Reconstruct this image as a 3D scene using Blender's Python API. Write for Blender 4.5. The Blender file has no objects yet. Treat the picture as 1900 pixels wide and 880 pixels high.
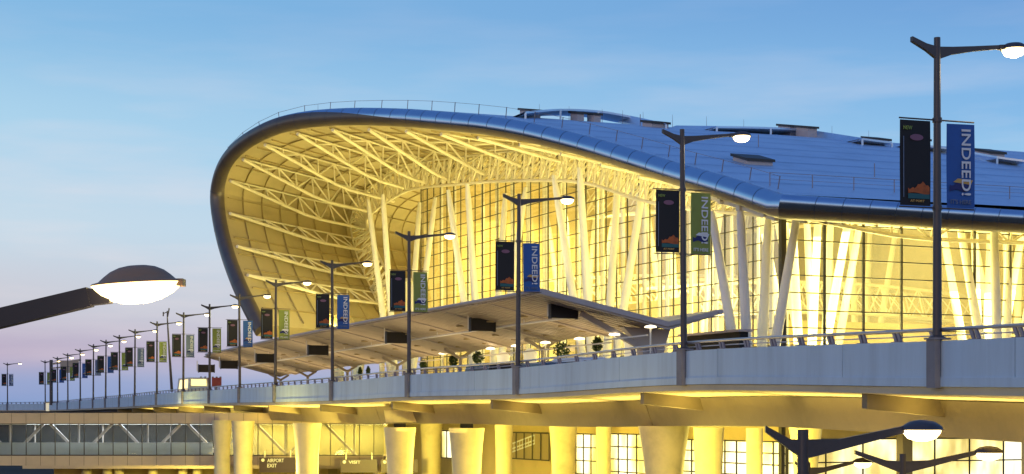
import bpy, math, random
import numpy as np
from mathutils import Vector, Matrix
random.seed(7); np.random.seed(7)
S = bpy.context.scene
COL = S.collection
# ------------------------------------------------------------------ camera, sky, sun, exposure
F = 3000.0; HOR = 770.0; EYE = 7.0
cam = bpy.data.cameras.new('camera'); camo = bpy.data.objects.new('camera', cam); COL.objects.link(camo)
cam.sensor_width = 36.0; cam.lens = F / 1900 * 36.0
cam.shift_x = 0.0; cam.shift_y = (HOR - 440) / 1900
cam.clip_start = 0.1; cam.clip_end = 5000
camo.location = (0, 0, EYE); camo.rotation_euler = (math.pi / 2, 0, 0)
S.camera = camo
S.view_settings.view_transform = 'Standard'; S.view_settings.look = 'None'
S.view_settings.gamma = 1.0; S.view_settings.exposure = 0.0
S.view_settings.use_curve_mapping = False
S.render.engine = 'CYCLES'
S.cycles.use_denoising = True
S.cycles.max_bounces = 8; S.cycles.transparent_max_bounces = 24
S.cycles.diffuse_bounces = 3; S.cycles.glossy_bounces = 3
S.cycles.sample_clamp_indirect = 6.0
S.cycles.use_light_tree = True

world = bpy.data.worlds.new('World'); S.world = world; world.use_nodes = True
nt = world.node_tree; nt.nodes.clear()
def N(tree, typ, **kw):
    n = tree.nodes.new(typ)
    for k, v in kw.items(): setattr(n, k, v)
    return n
def ramp(tree, stops, interp='LINEAR'):
    r = N(tree, 'ShaderNodeValToRGB'); r.color_ramp.interpolation = interp
    e = r.color_ramp.elements
    while len(e) < len(stops): e.new(0.5)
    for el, (p, c) in zip(e, stops):
        el.position = p; el.color = (*c, 1) if len(c) == 3 else c
    return r
def srgb(r, g, b):
    f = lambda c: c / 12.92 if c <= .04045 else ((c + .055) / 1.055) ** 2.4
    return (f(r / 255), f(g / 255), f(b / 255))
L = nt.links.new
tc = N(nt, 'ShaderNodeTexCoord'); sep = N(nt, 'ShaderNodeSeparateXYZ'); L(tc.outputs['Generated'], sep.inputs[0])
# elevation ramp (sin of elevation, stretched x2)
m2 = N(nt, 'ShaderNodeMath', operation='MULTIPLY'); m2.inputs[1].default_value = 2.0; L(sep.outputs[2], m2.inputs[0])
rampL = ramp(nt, [(0.0, srgb(118, 158, 214)), (0.035, srgb(138, 164, 216)), (0.075, srgb(178, 170, 206)), (0.14, srgb(196, 200, 221)),
                  (0.23, srgb(192, 214, 236)), (0.33, srgb(166, 208, 238)), (0.49, srgb(120, 180, 228)), (1.0, srgb(60, 110, 180))], 'EASE')
rampR = ramp(nt, [(0.0, srgb(120, 160, 214)), (0.05, srgb(150, 180, 220)), (0.10, srgb(170, 195, 228)), (0.18, srgb(158, 198, 235)),
                  (0.28, srgb(132, 188, 235)), (0.38, srgb(102, 166, 226)), (0.50, srgb(82, 143, 212)), (1.0, srgb(52, 98, 170))], 'EASE')
rampB = ramp(nt, [(0.0, srgb(58, 52, 54)), (0.10, srgb(70, 66, 72)), (0.24, srgb(235, 236, 245)), (0.5, srgb(150, 192, 238)), (1.0, srgb(58, 108, 186))], 'EASE')
for r in (rampL, rampR, rampB): L(m2.outputs[0], r.inputs[0])
# azimuth blend inside the view
dv = N(nt, 'ShaderNodeMath', operation='MULTIPLY_ADD'); dv.inputs[1].default_value = 1.6; dv.inputs[2].default_value = 0.5; dv.use_clamp = True
L(sep.outputs[0], dv.inputs[0])
mixLR = N(nt, 'ShaderNodeMix', data_type='RGBA'); L(dv.outputs[0], mixLR.inputs[0]); L(rampL.outputs[0], mixLR.inputs[6]); L(rampR.outputs[0], mixLR.inputs[7])
bk = N(nt, 'ShaderNodeMath', operation='MULTIPLY_ADD'); bk.inputs[1].default_value = -1.1; bk.inputs[2].default_value = 0.25; bk.use_clamp = True
L(sep.outputs[1], bk.inputs[0])
mixB = N(nt, 'ShaderNodeMix', data_type='RGBA'); L(bk.outputs[0], mixB.inputs[0]); L(mixLR.outputs[2], mixB.inputs[6]); L(rampB.outputs[0], mixB.inputs[7])
# thin streaks of high cloud near the horizon
mp = N(nt, 'ShaderNodeMapping'); mp.inputs['Scale'].default_value = (5, 5, 34); L(tc.outputs['Generated'], mp.inputs[0])
ns = N(nt, 'ShaderNodeTexNoise'); ns.inputs['Scale'].default_value = 1.6; ns.inputs['Detail'].default_value = 5; L(mp.outputs[0], ns.inputs['Vector'])
nr = ramp(nt, [(0.45, (0, 0, 0)), (0.75, (1, 1, 1))]); L(ns.outputs[0], nr.inputs[0])
cm = ramp(nt, [(0.0, (0, 0, 0)), (0.06, (.22, .22, .22)), (0.18, (.42, .42, .42)), (0.5, (0.05, .05, .05))]); L(m2.outputs[0], cm.inputs[0])
cf = N(nt, 'ShaderNodeMath', operation='MULTIPLY'); L(nr.outputs[0], cf.inputs[0]); L(cm.outputs[0], cf.inputs[1])
mixC = N(nt, 'ShaderNodeMix', data_type='RGBA'); L(cf.outputs[0], mixC.inputs[0]); L(mixB.outputs[2], mixC.inputs[6])
mixC.inputs[7].default_value = (*srgb(235, 222, 232), 1)
bg1 = N(nt, 'ShaderNodeBackground'); bg1.inputs[1].default_value = 0.90; L(mixC.outputs[2], bg1.inputs[0])
sky = N(nt, 'ShaderNodeTexSky'); sky.sky_type = 'NISHITA'; sky.sun_disc = False
SUN_EL, SUN_ROT = math.radians(3.0), math.radians(215)
sky.sun_elevation = SUN_EL; sky.sun_rotation = SUN_ROT
bg2 = N(nt, 'ShaderNodeBackground'); bg2.inputs[1].default_value = 0.05; L(sky.outputs[0], bg2.inputs[0])
ad = N(nt, 'ShaderNodeAddShader'); L(bg1.outputs[0], ad.inputs[0]); L(bg2.outputs[0], ad.inputs[1])
wo = N(nt, 'ShaderNodeOutputWorld'); L(ad.outputs[0], wo.inputs[0])

sl = bpy.data.lights.new('sun', 'SUN'); sl.energy = 0.12; sl.angle = math.radians(12); sl.color = (1, .93, .86)
so = bpy.data.objects.new('sun', sl); COL.objects.link(so)
dirv = Vector((math.sin(SUN_ROT) * math.cos(SUN_EL), math.cos(SUN_ROT) * math.cos(SUN_EL), math.sin(SUN_EL) + .2))
so.rotation_euler = dirv.to_track_quat('Z', 'Y').to_euler(); so.location = (0, -40, 60)

# ------------------------------------------------------------------ coordinate helpers
U2 = np.array([-.4104, .9119]); V2 = np.array([.9119, .4104])     # along / into the terminal
def W(u, v, z):            # terminal coordinates -> world (z measured from eye level)
    return Vector((U2[0] * u + V2[0] * v, U2[1] * u + V2[1] * v, z + EYE))
def PX(x, y, d):           # a point seen at (x, y), d metres out
    return Vector(((x - 950) / F * d, d, (HOR - y) / F * d + EYE))
def UV(x, d):
    X = (x - 950) / F * d
    return (U2[0] * X + U2[1] * d, V2[0] * X + V2[1] * d)
YEL = (1.0, .84, .24); HALL = (1.0, .85, .26); PIER = (1.0, .80, .14); WARM = (1.0, .76, .38)

# ------------------------------------------------------------------ materials
def mat(name, col, rough=.6, metal=0.0, var=.0, scale=.6, bump=0.0, bscale=None, emit=None, estr=0, stretch=(1, 1, 1), spec=None, dark=None):
    m = bpy.data.materials.new(name); m.use_nodes = True
    t = m.node_tree; p = t.nodes['Principled BSDF']
    p.inputs['Base Color'].default_value = (*col, 1); p.inputs['Roughness'].default_value = rough; p.inputs['Metallic'].default_value = metal
    if spec is not None: p.inputs['Specular IOR Level'].default_value = spec
    if var > 0 or bump > 0:
        c = N(t, 'ShaderNodeTexCoord'); mp = N(t, 'ShaderNodeMapping'); mp.inputs['Scale'].default_value = stretch
        t.links.new(c.outputs['Object'], mp.inputs[0])
        n = N(t, 'ShaderNodeTexNoise'); n.inputs['Scale'].default_value = scale; n.inputs['Detail'].default_value = 8; n.inputs['Roughness'].default_value = .65
        t.links.new(mp.outputs[0], n.inputs['Vector'])
        if var > 0:
            lo = dark if dark else tuple(x * (1 - var) for x in col); hi = tuple(min(1, x * (1 + var * .6)) for x in col)
            r = ramp(t, [(.3, lo), (.5, col), (.72, hi)]); t.links.new(n.outputs[0], r.inputs[0]); t.links.new(r.outputs[0], p.inputs['Base Color'])
            rr = N(t, 'ShaderNodeMapRange'); rr.inputs[3].default_value = max(0.02, rough - .12); rr.inputs[4].default_value = min(1, rough + .12)
            t.links.new(n.outputs[0], rr.inputs[0]); t.links.new(rr.outputs[0], p.inputs['Roughness'])
        if bump > 0:
            n2 = N(t, 'ShaderNodeTexNoise'); n2.inputs['Scale'].default_value = bscale or scale * 6; n2.inputs['Detail'].default_value = 4
            t.links.new(mp.outputs[0], n2.inputs['Vector'])
            b = N(t, 'ShaderNodeBump'); b.inputs['Strength'].default_value = bump; b.inputs['Distance'].default_value = .05
            t.links.new(n2.outputs[0], b.inputs['Height']); t.links.new(b.outputs[0], p.inputs['Normal'])
    if emit:
        p.inputs['Emission Color'].default_value = (*emit, 1); p.inputs['Emission Strength'].default_value = estr
    return m
def glassmat(name, tint, trans=.8, frost=.1, rough=.03):
    m = bpy.data.materials.new(name); m.use_nodes = True; t = m.node_tree; t.nodes.clear()
    o = N(t, 'ShaderNodeOutputMaterial'); tr = N(t, 'ShaderNodeBsdfTransparent'); tr.inputs[0].default_value = (*tint, 1)
    gl = N(t, 'ShaderNodeBsdfGlossy'); gl.inputs['Roughness'].default_value = rough; gl.inputs['Color'].default_value = (.8, .85, .9, 1)
    tl = N(t, 'ShaderNodeBsdfTranslucent'); tl.inputs[0].default_value = (.85, .85, .8, 1)
    a = N(t, 'ShaderNodeMixShader'); a.inputs[0].default_value = frost; t.links.new(tr.outputs[0], a.inputs[1]); t.links.new(tl.outputs[0], a.inputs[2])
    fr = N(t, 'ShaderNodeFresnel'); fr.inputs[0].default_value = 1.45
    fm = N(t, 'ShaderNodeMath', operation='MULTIPLY'); fm.inputs[1].default_value = .22; t.links.new(fr.outputs[0], fm.inputs[0])
    b = N(t, 'ShaderNodeMixShader'); t.links.new(fm.outputs[0], b.inputs[0]); t.links.new(a.outputs[0], b.inputs[1]); t.links.new(gl.outputs[0], b.inputs[2])
    t.links.new(b.outputs[0], o.inputs[0]); return m
M = {}
M['concrete'] = mat('painted_concrete', (.54, .67, .78), .75, var=.17, scale=1.0, bump=.3, bscale=4, stretch=(1, 1, .12))
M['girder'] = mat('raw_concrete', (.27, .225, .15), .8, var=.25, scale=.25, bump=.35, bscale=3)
M['pilaster'] = mat('grey_concrete', (.24, .23, .25), .75, var=.25, scale=.8, bump=.3)
M['slab'] = mat('slab_concrete', (.55, .48, .36), .8, var=.2, scale=.3, bump=.2)
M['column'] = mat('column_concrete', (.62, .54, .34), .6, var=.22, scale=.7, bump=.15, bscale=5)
M['asphalt'] = mat('asphalt', (.05, .05, .05), .85, var=.3, scale=.2, bump=.3)
M['ground'] = mat('ground_paving', (.10, .08, .06), .95, spec=.05, var=.35, scale=.08, bump=.2)
M['roof'] = mat('roof_metal', (.66, .80, .95), .46, metal=.85, var=.16, scale=.25, stretch=(1, 1, 1))
M['seam'] = mat('roof_seam', (.20, .32, .52), .5, metal=.6)
M['seamdark'] = mat('rim_seam', (.10, .12, .17), .5, metal=.7)
M['rimlow'] = mat('rim_dark_reflection', (.15, .125, .11), .38, metal=.35, var=.1, scale=.4)  # lower rim and eave: dark reflection painted into the colour
M['rim'] = mat('rim_metal', (.55, .63, .76), .24, metal=1.0, var=.06, scale=.3)
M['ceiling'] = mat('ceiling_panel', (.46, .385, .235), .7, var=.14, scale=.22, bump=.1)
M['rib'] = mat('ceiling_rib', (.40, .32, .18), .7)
M['steel'] = mat('painted_steel', (.84, .79, .66), .45, var=.06, scale=.8)
M['whitesteel'] = mat('white_steel', (.84, .83, .80), .4, var=.06, scale=.6)
M['frame'] = mat('dark_frame', (.045, .04, .035), .5)
M['glass'] = glassmat('clear_glass', (.95, .95, .90), frost=.09)
M['glass_dark'] = glassmat('tinted_glass', (.58, .61, .62), frost=.04)
M['frost'] = mat('frosted_glass', (.78, .86, .92), .3, var=.15, scale=.3)
M['wall'] = mat('interior_wall', (.60, .47, .22), .7, var=.22, scale=.2)
M['floor'] = mat('interior_floor', (.55, .50, .42), .25, var=.1, scale=.4)
M['canopy'] = mat('canopy_panel', (.55, .46, .37), .55, var=.15, scale=.5, bump=.1, stretch=(.3, 3, 1))
M['canopysteel'] = mat('canopy_steel', (.50, .44, .42), .5, var=.1, scale=1)
M['canopytop'] = mat('canopy_top', (.42, .42, .44), .45, metal=.3, var=.1)
M['pole'] = mat('pole_paint', (.085, .075, .08), .45, metal=.3, var=.15, scale=2)
M['railing'] = mat('handrail_steel', (.55, .50, .50), .35, metal=.7, var=.1, scale=2)
M['railpost'] = mat('railpost_steel', (.30, .25, .27), .45, metal=.4, var=.15, scale=2)
M['armdark'] = mat('dark_arm_paint', (.03, .027, .035), .5)
M['head'] = mat('lamp_head_paint', (.34, .20, .11), .5)
M['lamp'] = mat('lamp_lens', (.9, .8, .6), .4, emit=(1, .74, .34), estr=7)
M['lampbig'] = mat('near_lamp_lens', (.9, .8, .6), .4, emit=(1, .74, .30), estr=4.5)
M['blackfab'] = mat('black_banner', (.012, .012, .016), .7, var=.2, scale=3)
M['bluefab'] = mat('blue_banner', (.03, .12, .42), .7, var=.12, scale=2)
M['greenfab'] = mat('green_banner', (.28, .34, .07), .7, var=.12, scale=2)
M['greyfab'] = mat('grey_blue_banner', (.16, .21, .32), .7, var=.12, scale=2)
M['print'] = mat('white_print', (.80, .82, .84), .6)
M['orangeprint'] = mat('orange_print', (.42, .10, .02), .6, var=.5, scale=6)
M['tealprint'] = mat('teal_print', (.02, .12, .14), .6)
M['mauveprint'] = mat('mauve_print', (.22, .10, .17), .6)
M['lime'] = mat('lime_print', (.25, .35, .08), .6)
M['darkprint'] = mat('navy_print', (.02, .03, .16), .6)
M['gold'] = mat('gold_print', (.62, .40, .12), .6)
M['sign'] = mat('sign_face', (.012, .012, .018), .35, var=.3, scale=1)
M['signbrown'] = mat('direction_sign_face', (.05, .03, .045), .45)
M['fascia'] = mat('fascia_panel', (.50, .40, .30), .6, var=.15, scale=.4, bump=.1)
M['black'] = mat('black_rubber', (.01, .01, .01), .7)
M['redled'] = mat('red_panel', (.10, .01, .015), .5, emit=(.5, .03, .02), estr=.12)
M['buspaint'] = mat('cream_bus_paint', (.75, .68, .50), .4, var=.05)
M['litwin'] = mat('lit_bus_window', (.9, .7, .3), .3, emit=(1, .75, .3), estr=1.6)
M['leaf'] = mat('leaf', (.05, .09, .03), .7, var=.4, scale=6)
M['pot'] = mat('pot_clay', (.25, .2, .17), .7)
M['kiosk'] = mat('kiosk_shell', (.8, .76, .62), .5, emit=(1, .85, .5), estr=.5)
M['disc'] = mat('kerb_lamp_disc', (.9, .85, .7), .4, emit=(1, .85, .55), estr=3)
M['vanpaint'] = mat('white_van_paint', (.72, .72, .72), .3, var=.03)
M['carpaint'] = mat('dark_car_paint', (.05, .05, .06), .25)
M['tyre'] = mat('tyre_rubber', (.02, .02, .02), .8)

# ------------------------------------------------------------------ mesh collector
class MB:
    def __init__(s): s.v = []; s.f = []; s.m = []; s.cur = 0
    def add(s, vs, fs):
        o = len(s.v); s.v += [tuple(v) for v in vs]; s.f += [tuple(i + o for i in f) for f in fs]; s.m += [s.cur] * len(fs)
    def hexa(s, c):      # 8 corners: bottom ring 0-3, top ring 4-7
        s.add(c, [(0, 3, 2, 1), (4, 5, 6, 7), (0, 1, 5, 4), (1, 2, 6, 5), (2, 3, 7, 6), (3, 0, 4, 7)])
    def box(s, x0, x1, y0, y1, z0, z1):
        s.hexa([(x0, y0, z0), (x1, y0, z0), (x1, y1, z0), (x0, y1, z0), (x0, y0, z1), (x1, y0, z1), (x1, y1, z1), (x0, y1, z1)])
    def ubox(s, u0, u1, v0, v1, z0, z1):
        c = [W(u0, v0, z0), W(u1, v0, z0), W(u1, v1, z0), W(u0, v1, z0), W(u0, v0, z1), W(u1, v0, z1), W(u1, v1, z1), W(u0, v1, z1)]
        s.hexa(c)
    def bar(s, a, b, w, h, up=(0, 0, 1)):
        a, b = Vector(a), Vector(b); t = (b - a).normalized(); up = Vector(up)
        if abs(t.dot(up)) > .98: up = Vector((1, 0, 0))
        x = t.cross(up).normalized() * w / 2; y = x.cross(t).normalized() * h / 2
        s.hexa([a - x - y, a + x - y, a + x + y, a - x + y, b - x - y, b + x - y, b + x + y, b - x + y])
    def tube(s, a, b, r0, r1=None, n=8, caps=True):
        a, b = Vector(a), Vector(b); r1 = r0 if r1 is None else r1
        s.sweep([a, b], [r0, r1], n, caps)
    def sweep(s, pts, rad, n=8, caps=True, flat=1.0):
        pts = [Vector(p) for p in pts]; k = len(pts)
        if not hasattr(rad, '__len__'): rad = [rad] * k
        up = None; vs = []
        for i, p in enumerate(pts):
            t = (pts[min(i + 1, k - 1)] - pts[max(i - 1, 0)]).normalized()
            if up is None:
                up = Vector((0, 0, 1)) if abs(t.z) < .9 else Vector((1, 0, 0))
            x = t.cross(up).normalized(); y = x.cross(t).normalized(); up = y
            for j in range(n):
                a = 2 * math.pi * j / n
                vs.append(p + x * math.cos(a) * rad[i] + y * math.sin(a) * rad[i] * flat)
        fs = [(i * n + j, i * n + (j + 1) % n, (i + 1) * n + (j + 1) % n, (i + 1) * n + j) for i in range(k - 1) for j in range(n)]
        if caps: fs += [tuple(range(n))[::-1], tuple(range((k - 1) * n, k * n))]
        s.add(vs, fs)
    def lathe(s, c, prof, n=24):
        c = Vector(c); vs = []
        for r, z in prof:
            for j in range(n):
                a = 2 * math.pi * j / n; vs.append(c + Vector((math.cos(a) * r, math.sin(a) * r, z)))
        k = len(prof)
        fs = [(i * n + j, i * n + (j + 1) % n, (i + 1) * n + (j + 1) % n, (i + 1) * n + j) for i in range(k - 1) for j in range(n)]
        fs += [tuple(range(n))[::-1], tuple(range((k - 1) * n, k * n))]
        s.add(vs, fs)
    def grid(s, rows, close=False):
        nr, nc = len(rows), len(rows[0]); vs = [p for r in rows for p in r]
        s.add(vs, [(i * nc + j, i * nc + j + 1, (i + 1) * nc + j + 1, (i + 1) * nc + j) for i in range(nr - 1) for j in range(nc - 1)])
    def brk(s):
        if not hasattr(s, 'bk'): s.bk = []
        s.bk.append((len(s.v), len(s.f)))
    def build_each(s, name, mats, parent, smooth=False):
        s.brk(); pv = pf = 0; out = []
        for v, f in s.bk:
            if f > pf:
                t = MB(); t.v = s.v[pv:v]; t.f = [tuple(i - pv for i in q) for q in s.f[pf:f]]; t.m = s.m[pf:f]; out.append(t.build(name, mats, parent, smooth))
            pv, pf = v, f
        return out
    def build(s, name, mats, parent=None, smooth=False, loc=None):
        me = bpy.data.meshes.new(name)
        off = Vector((0, 0, 0)); p = parent
        while p is not None: off += p.location; p = p.parent
        if parent is None and loc is not None: off = Vector(loc)
        me.from_pydata([tuple(Vector(v) - off) for v in s.v], [], s.f)
        if not isinstance(mats, (list, tuple)): mats = [mats]
        for m in mats: me.materials.append(m)
        for i, p_ in enumerate(me.polygons):
            p_.material_index = s.m[i]; p_.use_smooth = smooth
        me.update()
        if smooth == 'auto' or smooth is True:
            try: me.set_sharp_from_angle(angle=math.radians(40))
            except Exception: pass
        o = bpy.data.objects.new(name, me); COL.objects.link(o)
        if parent is not None: o.parent = parent
        elif loc is not None: o.location = loc
        return o
def tag(o, label=None, cat=None, group=None, kind=None):
    if label: o['label'] = label
    if cat: o['category'] = cat
    if group: o['group'] = group
    if kind: o['kind'] = kind
    return o
def empty(name, loc=(0, 0, 0), label=None, cat=None, group=None, kind=None, parent=None):
    o = bpy.data.objects.new(name, None); COL.objects.link(o); o.location = loc; o.empty_display_size = .3
    if parent: o.parent = parent
    return tag(o, label, cat, group, kind)
def copy_tree(o, parent=None, keep=False):
    c = o.copy(); COL.objects.link(c)
    if parent: c.parent = parent
    for ch in list(o.children): copy_tree(ch, c)
    return c
def area(name, loc, size, power, col, target, sizey=None, spread=math.pi):
    l = bpy.data.lights.new(name, 'AREA'); l.energy = power; l.color = col; l.shape = 'RECTANGLE'; l.size = size; l.size_y = sizey or size; l.spread = spread
    o = bpy.data.objects.new(name, l); COL.objects.link(o); o.location = loc
    o.rotation_euler = (Vector(target) - Vector(loc)).to_track_quat('-Z', 'Y').to_euler(); return o
def point(name, loc, power, col, r=.2):
    l = bpy.data.lights.new(name, 'POINT'); l.energy = power; l.color = col; l.shadow_soft_size = r
    o = bpy.data.objects.new(name, l); COL.objects.link(o); o.location = loc; return o
def text(body, name, m, parent, origin, xdir, ydir, x0, x1, y0, y1, depth=.012):
    cu = bpy.data.curves.new(name, 'FONT'); cu.body = body; cu.extrude = .02; cu.offset = 0.012
    cu.resolution_u = 4
    to = bpy.data.objects.new(name, cu); COL.objects.link(to)
    dg = bpy.context.evaluated_depsgraph_get(); dg.update()
    me = bpy.data.meshes.new_from_object(to.evaluated_get(dg)); bpy.data.objects.remove(to); bpy.data.curves.remove(cu)
    co = np.array([v.co[:] for v in me.vertices]); lo, hi = co.min(0), co.max(0); sp = np.maximum(hi - lo, 1e-6)
    o_, X, Y = Vector(origin), Vector(xdir), Vector(ydir); Z = X.cross(Y)
    for v, c in zip(me.vertices, co):
        a = x0 + (c[0] - lo[0]) / sp[0] * (x1 - x0); b = y0 + (c[1] - lo[1]) / sp[1] * (y1 - y0); d = (c[2] - lo[2]) / sp[2] * depth
        v.co = o_ + X * a + Y * b + Z * d
    me.materials.clear(); me.materials.append(m)
    o = bpy.data.objects.new(name, me); COL.objects.link(o)
    if parent: o.parent = parent
    return o

# ------------------------------------------------------------------ ground
g = MB(); g.box(-1500, 1500, -300, 3500, -.5, 0); tag(g.build('ground', M['ground']), kind='structure')
g = MB(); g.box(-60, 60, 12, 34, .004, .05); tag(g.build('access_road', M['asphalt']), kind='structure')

# ------------------------------------------------------------------ street lamp stations (px x, depth)
ST = [(1739, 42.6), (1269, 58.3), (961, 74.3), (759, 90.0), (617, 106.0), (511, 121.5), (445, 137.0), (389, 150.0), (340, 162.5),
      (291, 178.0), (250, 193.5), (222, 206.5), (196, 219.5), (173, 232.0), (149, 248.0), (126, 265.0), (107, 281.0), (84, 299.0), (14, 313.0)]
ZT = [1.95, 2.30, 2.16, 2.22, 2.14, 2.16, 2.25, 2.28, 2.3, 2.3, 2.25, 2.2, 2.2, 2.15, 2.15, 2.1, 2.1, 2.1, 2.1]
stp = [((x - 950) / F * d, d) for x, d in ST]
path = [(stp[0][0] + 8.6, stp[0][1] - 28, 1.35), (stp[0][0] + 4.9, stp[0][1] - 16.5, 1.6)] + [(a, b, z) for (a, b), z in zip(stp, ZT)] + [(-113, 327, 2.1), (-150, 350, 2.1)]
path = np.array(path)
def catmull(P, n):
    P = np.array(P, float); P = np.vstack([2 * P[0] - P[1], P, 2 * P[-1] - P[-2]]); out = []
    for i in range(1, len(P) - 2):
        for t in np.linspace(0, 1, n, endpoint=False):
            a, b, c, d = P[i - 1], P[i], P[i + 1], P[i + 2]
            out.append(.5 * ((2 * b) + (-a + c) * t + (2 * a - 5 * b + 4 * c - d) * t ** 2 + (-a + 3 * b - 3 * c + d) * t ** 3))
    out.append(P[-2]); return np.array(out)
pc = catmull(path, 8)
# resample evenly by length
sg = np.r_[0, np.cumsum(np.linalg.norm(np.diff(pc[:, :2], axis=0), axis=1))]
def onpath(s):
    p = np.array([np.interp(s, sg, pc[:, k]) for k in range(3)])
    q = np.array([np.interp(min(s + 3, sg[-1]), sg, pc[:, k]) for k in range(2)]) - np.array([np.interp(max(s - 3, 0), sg, pc[:, k]) for k in range(2)])
    q /= np.linalg.norm(q); n = np.array([q[1], -q[0]])      # inward (to the right of travel)
    return p, q, n
def s_of(x, y): return sg[np.argmin((pc[:, 0] - x) ** 2 + (pc[:, 1] - y) ** 2)]
def off(s, o, dz):          # point at station s, offset o inward, height relative to parapet top
    p, q, n = onpath(s); return Vector((p[0] + n[0] * o, p[1] + n[1] * o, p[2] + dz + EYE))
SL = sg[-1]
def strip(mb, s0, s1, prof, ds=2.0, cap=True):
    k = max(2, int((s1 - s0) / ds) + 1); rows = [[off(s, o, z) for o, z in prof] + [off(s, *prof[0])] for s in np.linspace(s0, s1, k)]
    mb.grid(rows)
    if cap:
        n = len(prof); mb.add(rows[0][:-1], [tuple(range(n))]); mb.add(rows[-1][:-1], [tuple(range(n))[::-1]])

# ------------------------------------------------------------------ viaduct
via = empty('viaduct', (0, 60, 0), 'long elevated departures road with pale blue parapet on flared concrete piers', 'viaduct')
mb = MB(); s = 0.0
while s < SL:
    e = min(s + 8.6, SL); strip(mb, s + .02, e - .02, [(0, 0), (.24, 0), (.24, -1.2), (0, -1.2)]); s = e
mb.build('parapet', M['concrete'], via)
mb = MB(); strip(mb, 0, SL, [(-.035, -.965), (-.004, -.96), (-.004, -1.21), (-.035, -1.21)]); mb.build('parapet_lip', M['concrete'], via)
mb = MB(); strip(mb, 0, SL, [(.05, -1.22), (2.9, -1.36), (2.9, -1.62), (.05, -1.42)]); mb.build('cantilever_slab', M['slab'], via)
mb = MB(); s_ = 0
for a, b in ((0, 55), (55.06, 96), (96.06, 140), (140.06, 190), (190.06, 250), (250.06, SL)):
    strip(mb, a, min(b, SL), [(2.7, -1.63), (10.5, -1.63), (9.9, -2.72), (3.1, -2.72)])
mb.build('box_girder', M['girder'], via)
mb = MB(); s = 10.0
S_ST = [s_of(*p) for p in stp]
for i, s0 in enumerate(S_ST[:12]):
    for s in (s0 + 4.2,):
        a0, a1 = off(s, .3, -1.43), off(s, 3.2, -1.43); b1 = off(s, 3.2, -2.15); b0 = off(s, .3, -1.88)
        c0, c1 = off(s + .3, .3, -1.43), off(s + .3, 3.2, -1.43); d1 = off(s + .3, 3.2, -2.15); d0 = off(s + .3, .3, -1.88)
        mb.hexa([b0, b1, d1, d0, a0, a1, c1, c0]); mb.brk()
mb.build_each('bracket', M['girder'], via)
mb = MB()
for s0 in S_ST:
    strip(mb, s0 - .21, s0 + .21, [(-.2, .03), (-.037, .03), (-.037, -1.24), (-.2, -1.24)], ds=.3)
    strip(mb, s0 - .26, s0 + .26, [(-.24, .08), (.26, .08), (.26, .031), (-.24, .031)], ds=.3); mb.brk()
mb.build_each('pilaster', M['pilaster'], via)
# handrail
rail = MB(); pts = [off(s, .12, .30) for s in np.arange(0, SL, 2.0)]; rail.sweep(pts, .05, 8)
pts = [off(s, .16, .14) for s in np.arange(0, SL, 2.0)]; rail.sweep(pts, .018, 5)
rail.build('handrail', M['railing'], via, smooth=True)
far = MB(); k = 0
for s in np.arange(3, SL, 1.9):
    t = MB() if k < 96 else far
    for ds in (-.11, .11):
        a, b = off(s + ds - .1, .10, 0), off(s + ds + .1, .12, .28)
        t.bar(a, b, .05, .13)
    t.bar(off(s - .2, .12, .012), off(s + .2, .12, .012), .18, .02)
    if k < 96: t.build('rail_post', M['railpost'], via)
    k += 1
tag(far.build('rail_posts_distant', M['railpost'], via), kind='stuff')
# road surface on the deck + markings
mb = MB(); strip(mb, 0, SL, [(.245, -1.10), (22, -1.10), (22, -1.21), (.245, -1.21)], cap=True); tag(mb.build('elevated_road', M['asphalt']), kind='structure')
mb = MB()
for o in (4.4, 8.2, 12.0):
    s = 5
    while s < 260: strip(mb, s, s + 3, [(o, -1.094), (o + .15, -1.094), (o + .15, -1.098), (o, -1.098)], cap=False); s += 9
tag(mb.build('lane_markings', M['print']), kind='structure')
# piers (flared round columns), front row and the row behind
def pier_mb(c, r0, r1, ztop, n=28):
    b = MB(); zt = ztop + EYE
    prof = [(r0, 0), (r0, zt - 3.6)]
    for t in np.linspace(0, 1, 9)[1:]: prof.append((r0 + (r1 - r0) * t ** 1.9, zt - 3.6 + 3.6 * t))
    b.lathe((c[0], c[1], 0), prof, n); return b
def pier(x, d, r0, r1, ztop, gap=False):
    c = PX(x, HOR, d); b = pier_mb(c, r0, r1, ztop)
    o = b.build('pier', M['column'], via, smooth=True)
    if gap:
        h = MB(); h.box(c.x - .35, c.x + .35, c.y - .35, c.y + .35, ztop + EYE, ztop + EYE + .24); h.build('bearing', M['black'], o)
    return o
for x, d, w0, w1, gp in ((1232, 68.6, .74, 1.10, 0), (866, 88.4, .76, .98, 1), (742, 98, .76, .98, 1), (570, 115, .78, 1.02, 0), (451, 131.6, .75, .95, 0), (412, 137.7, .66, .86, 0), (1748, 52.5, .70, 1.0, 0)):
    if x == 1748: continue
    s = s_of((x - 950) / F * d, d); zt = np.interp(s, sg, pc[:, 2]) - 2.72
    pier(x, d, w0, w1, zt - (.22 if gp else 0), gp)
for x, d, w0, w1 in ((1315, 96, .80, .92), (1045, 113.8, .80, 1.0), (935, 123, .62, .70), (800, 137, .80, .95), (1120, 108, .48, .52), (1400, 91.4, .46, .48), (1495, 86.8, .6, .9)):
    pier(x, d, w0, w1, -.75 if x != 1495 else -.62)
# crosshead between the two joint piers
mb = MB(); a = PX(716, 785, 101); b = PX(800, 785, 101)
mb.hexa([PX(716, 784, 99), PX(806, 784, 99), PX(806, 784, 103), PX(716, 784, 103), PX(712, 761, 99), PX(786, 761, 99), PX(786, 761, 103), PX(712, 761, 103)])
mb.build('crosshead', M['column'], via)

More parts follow.
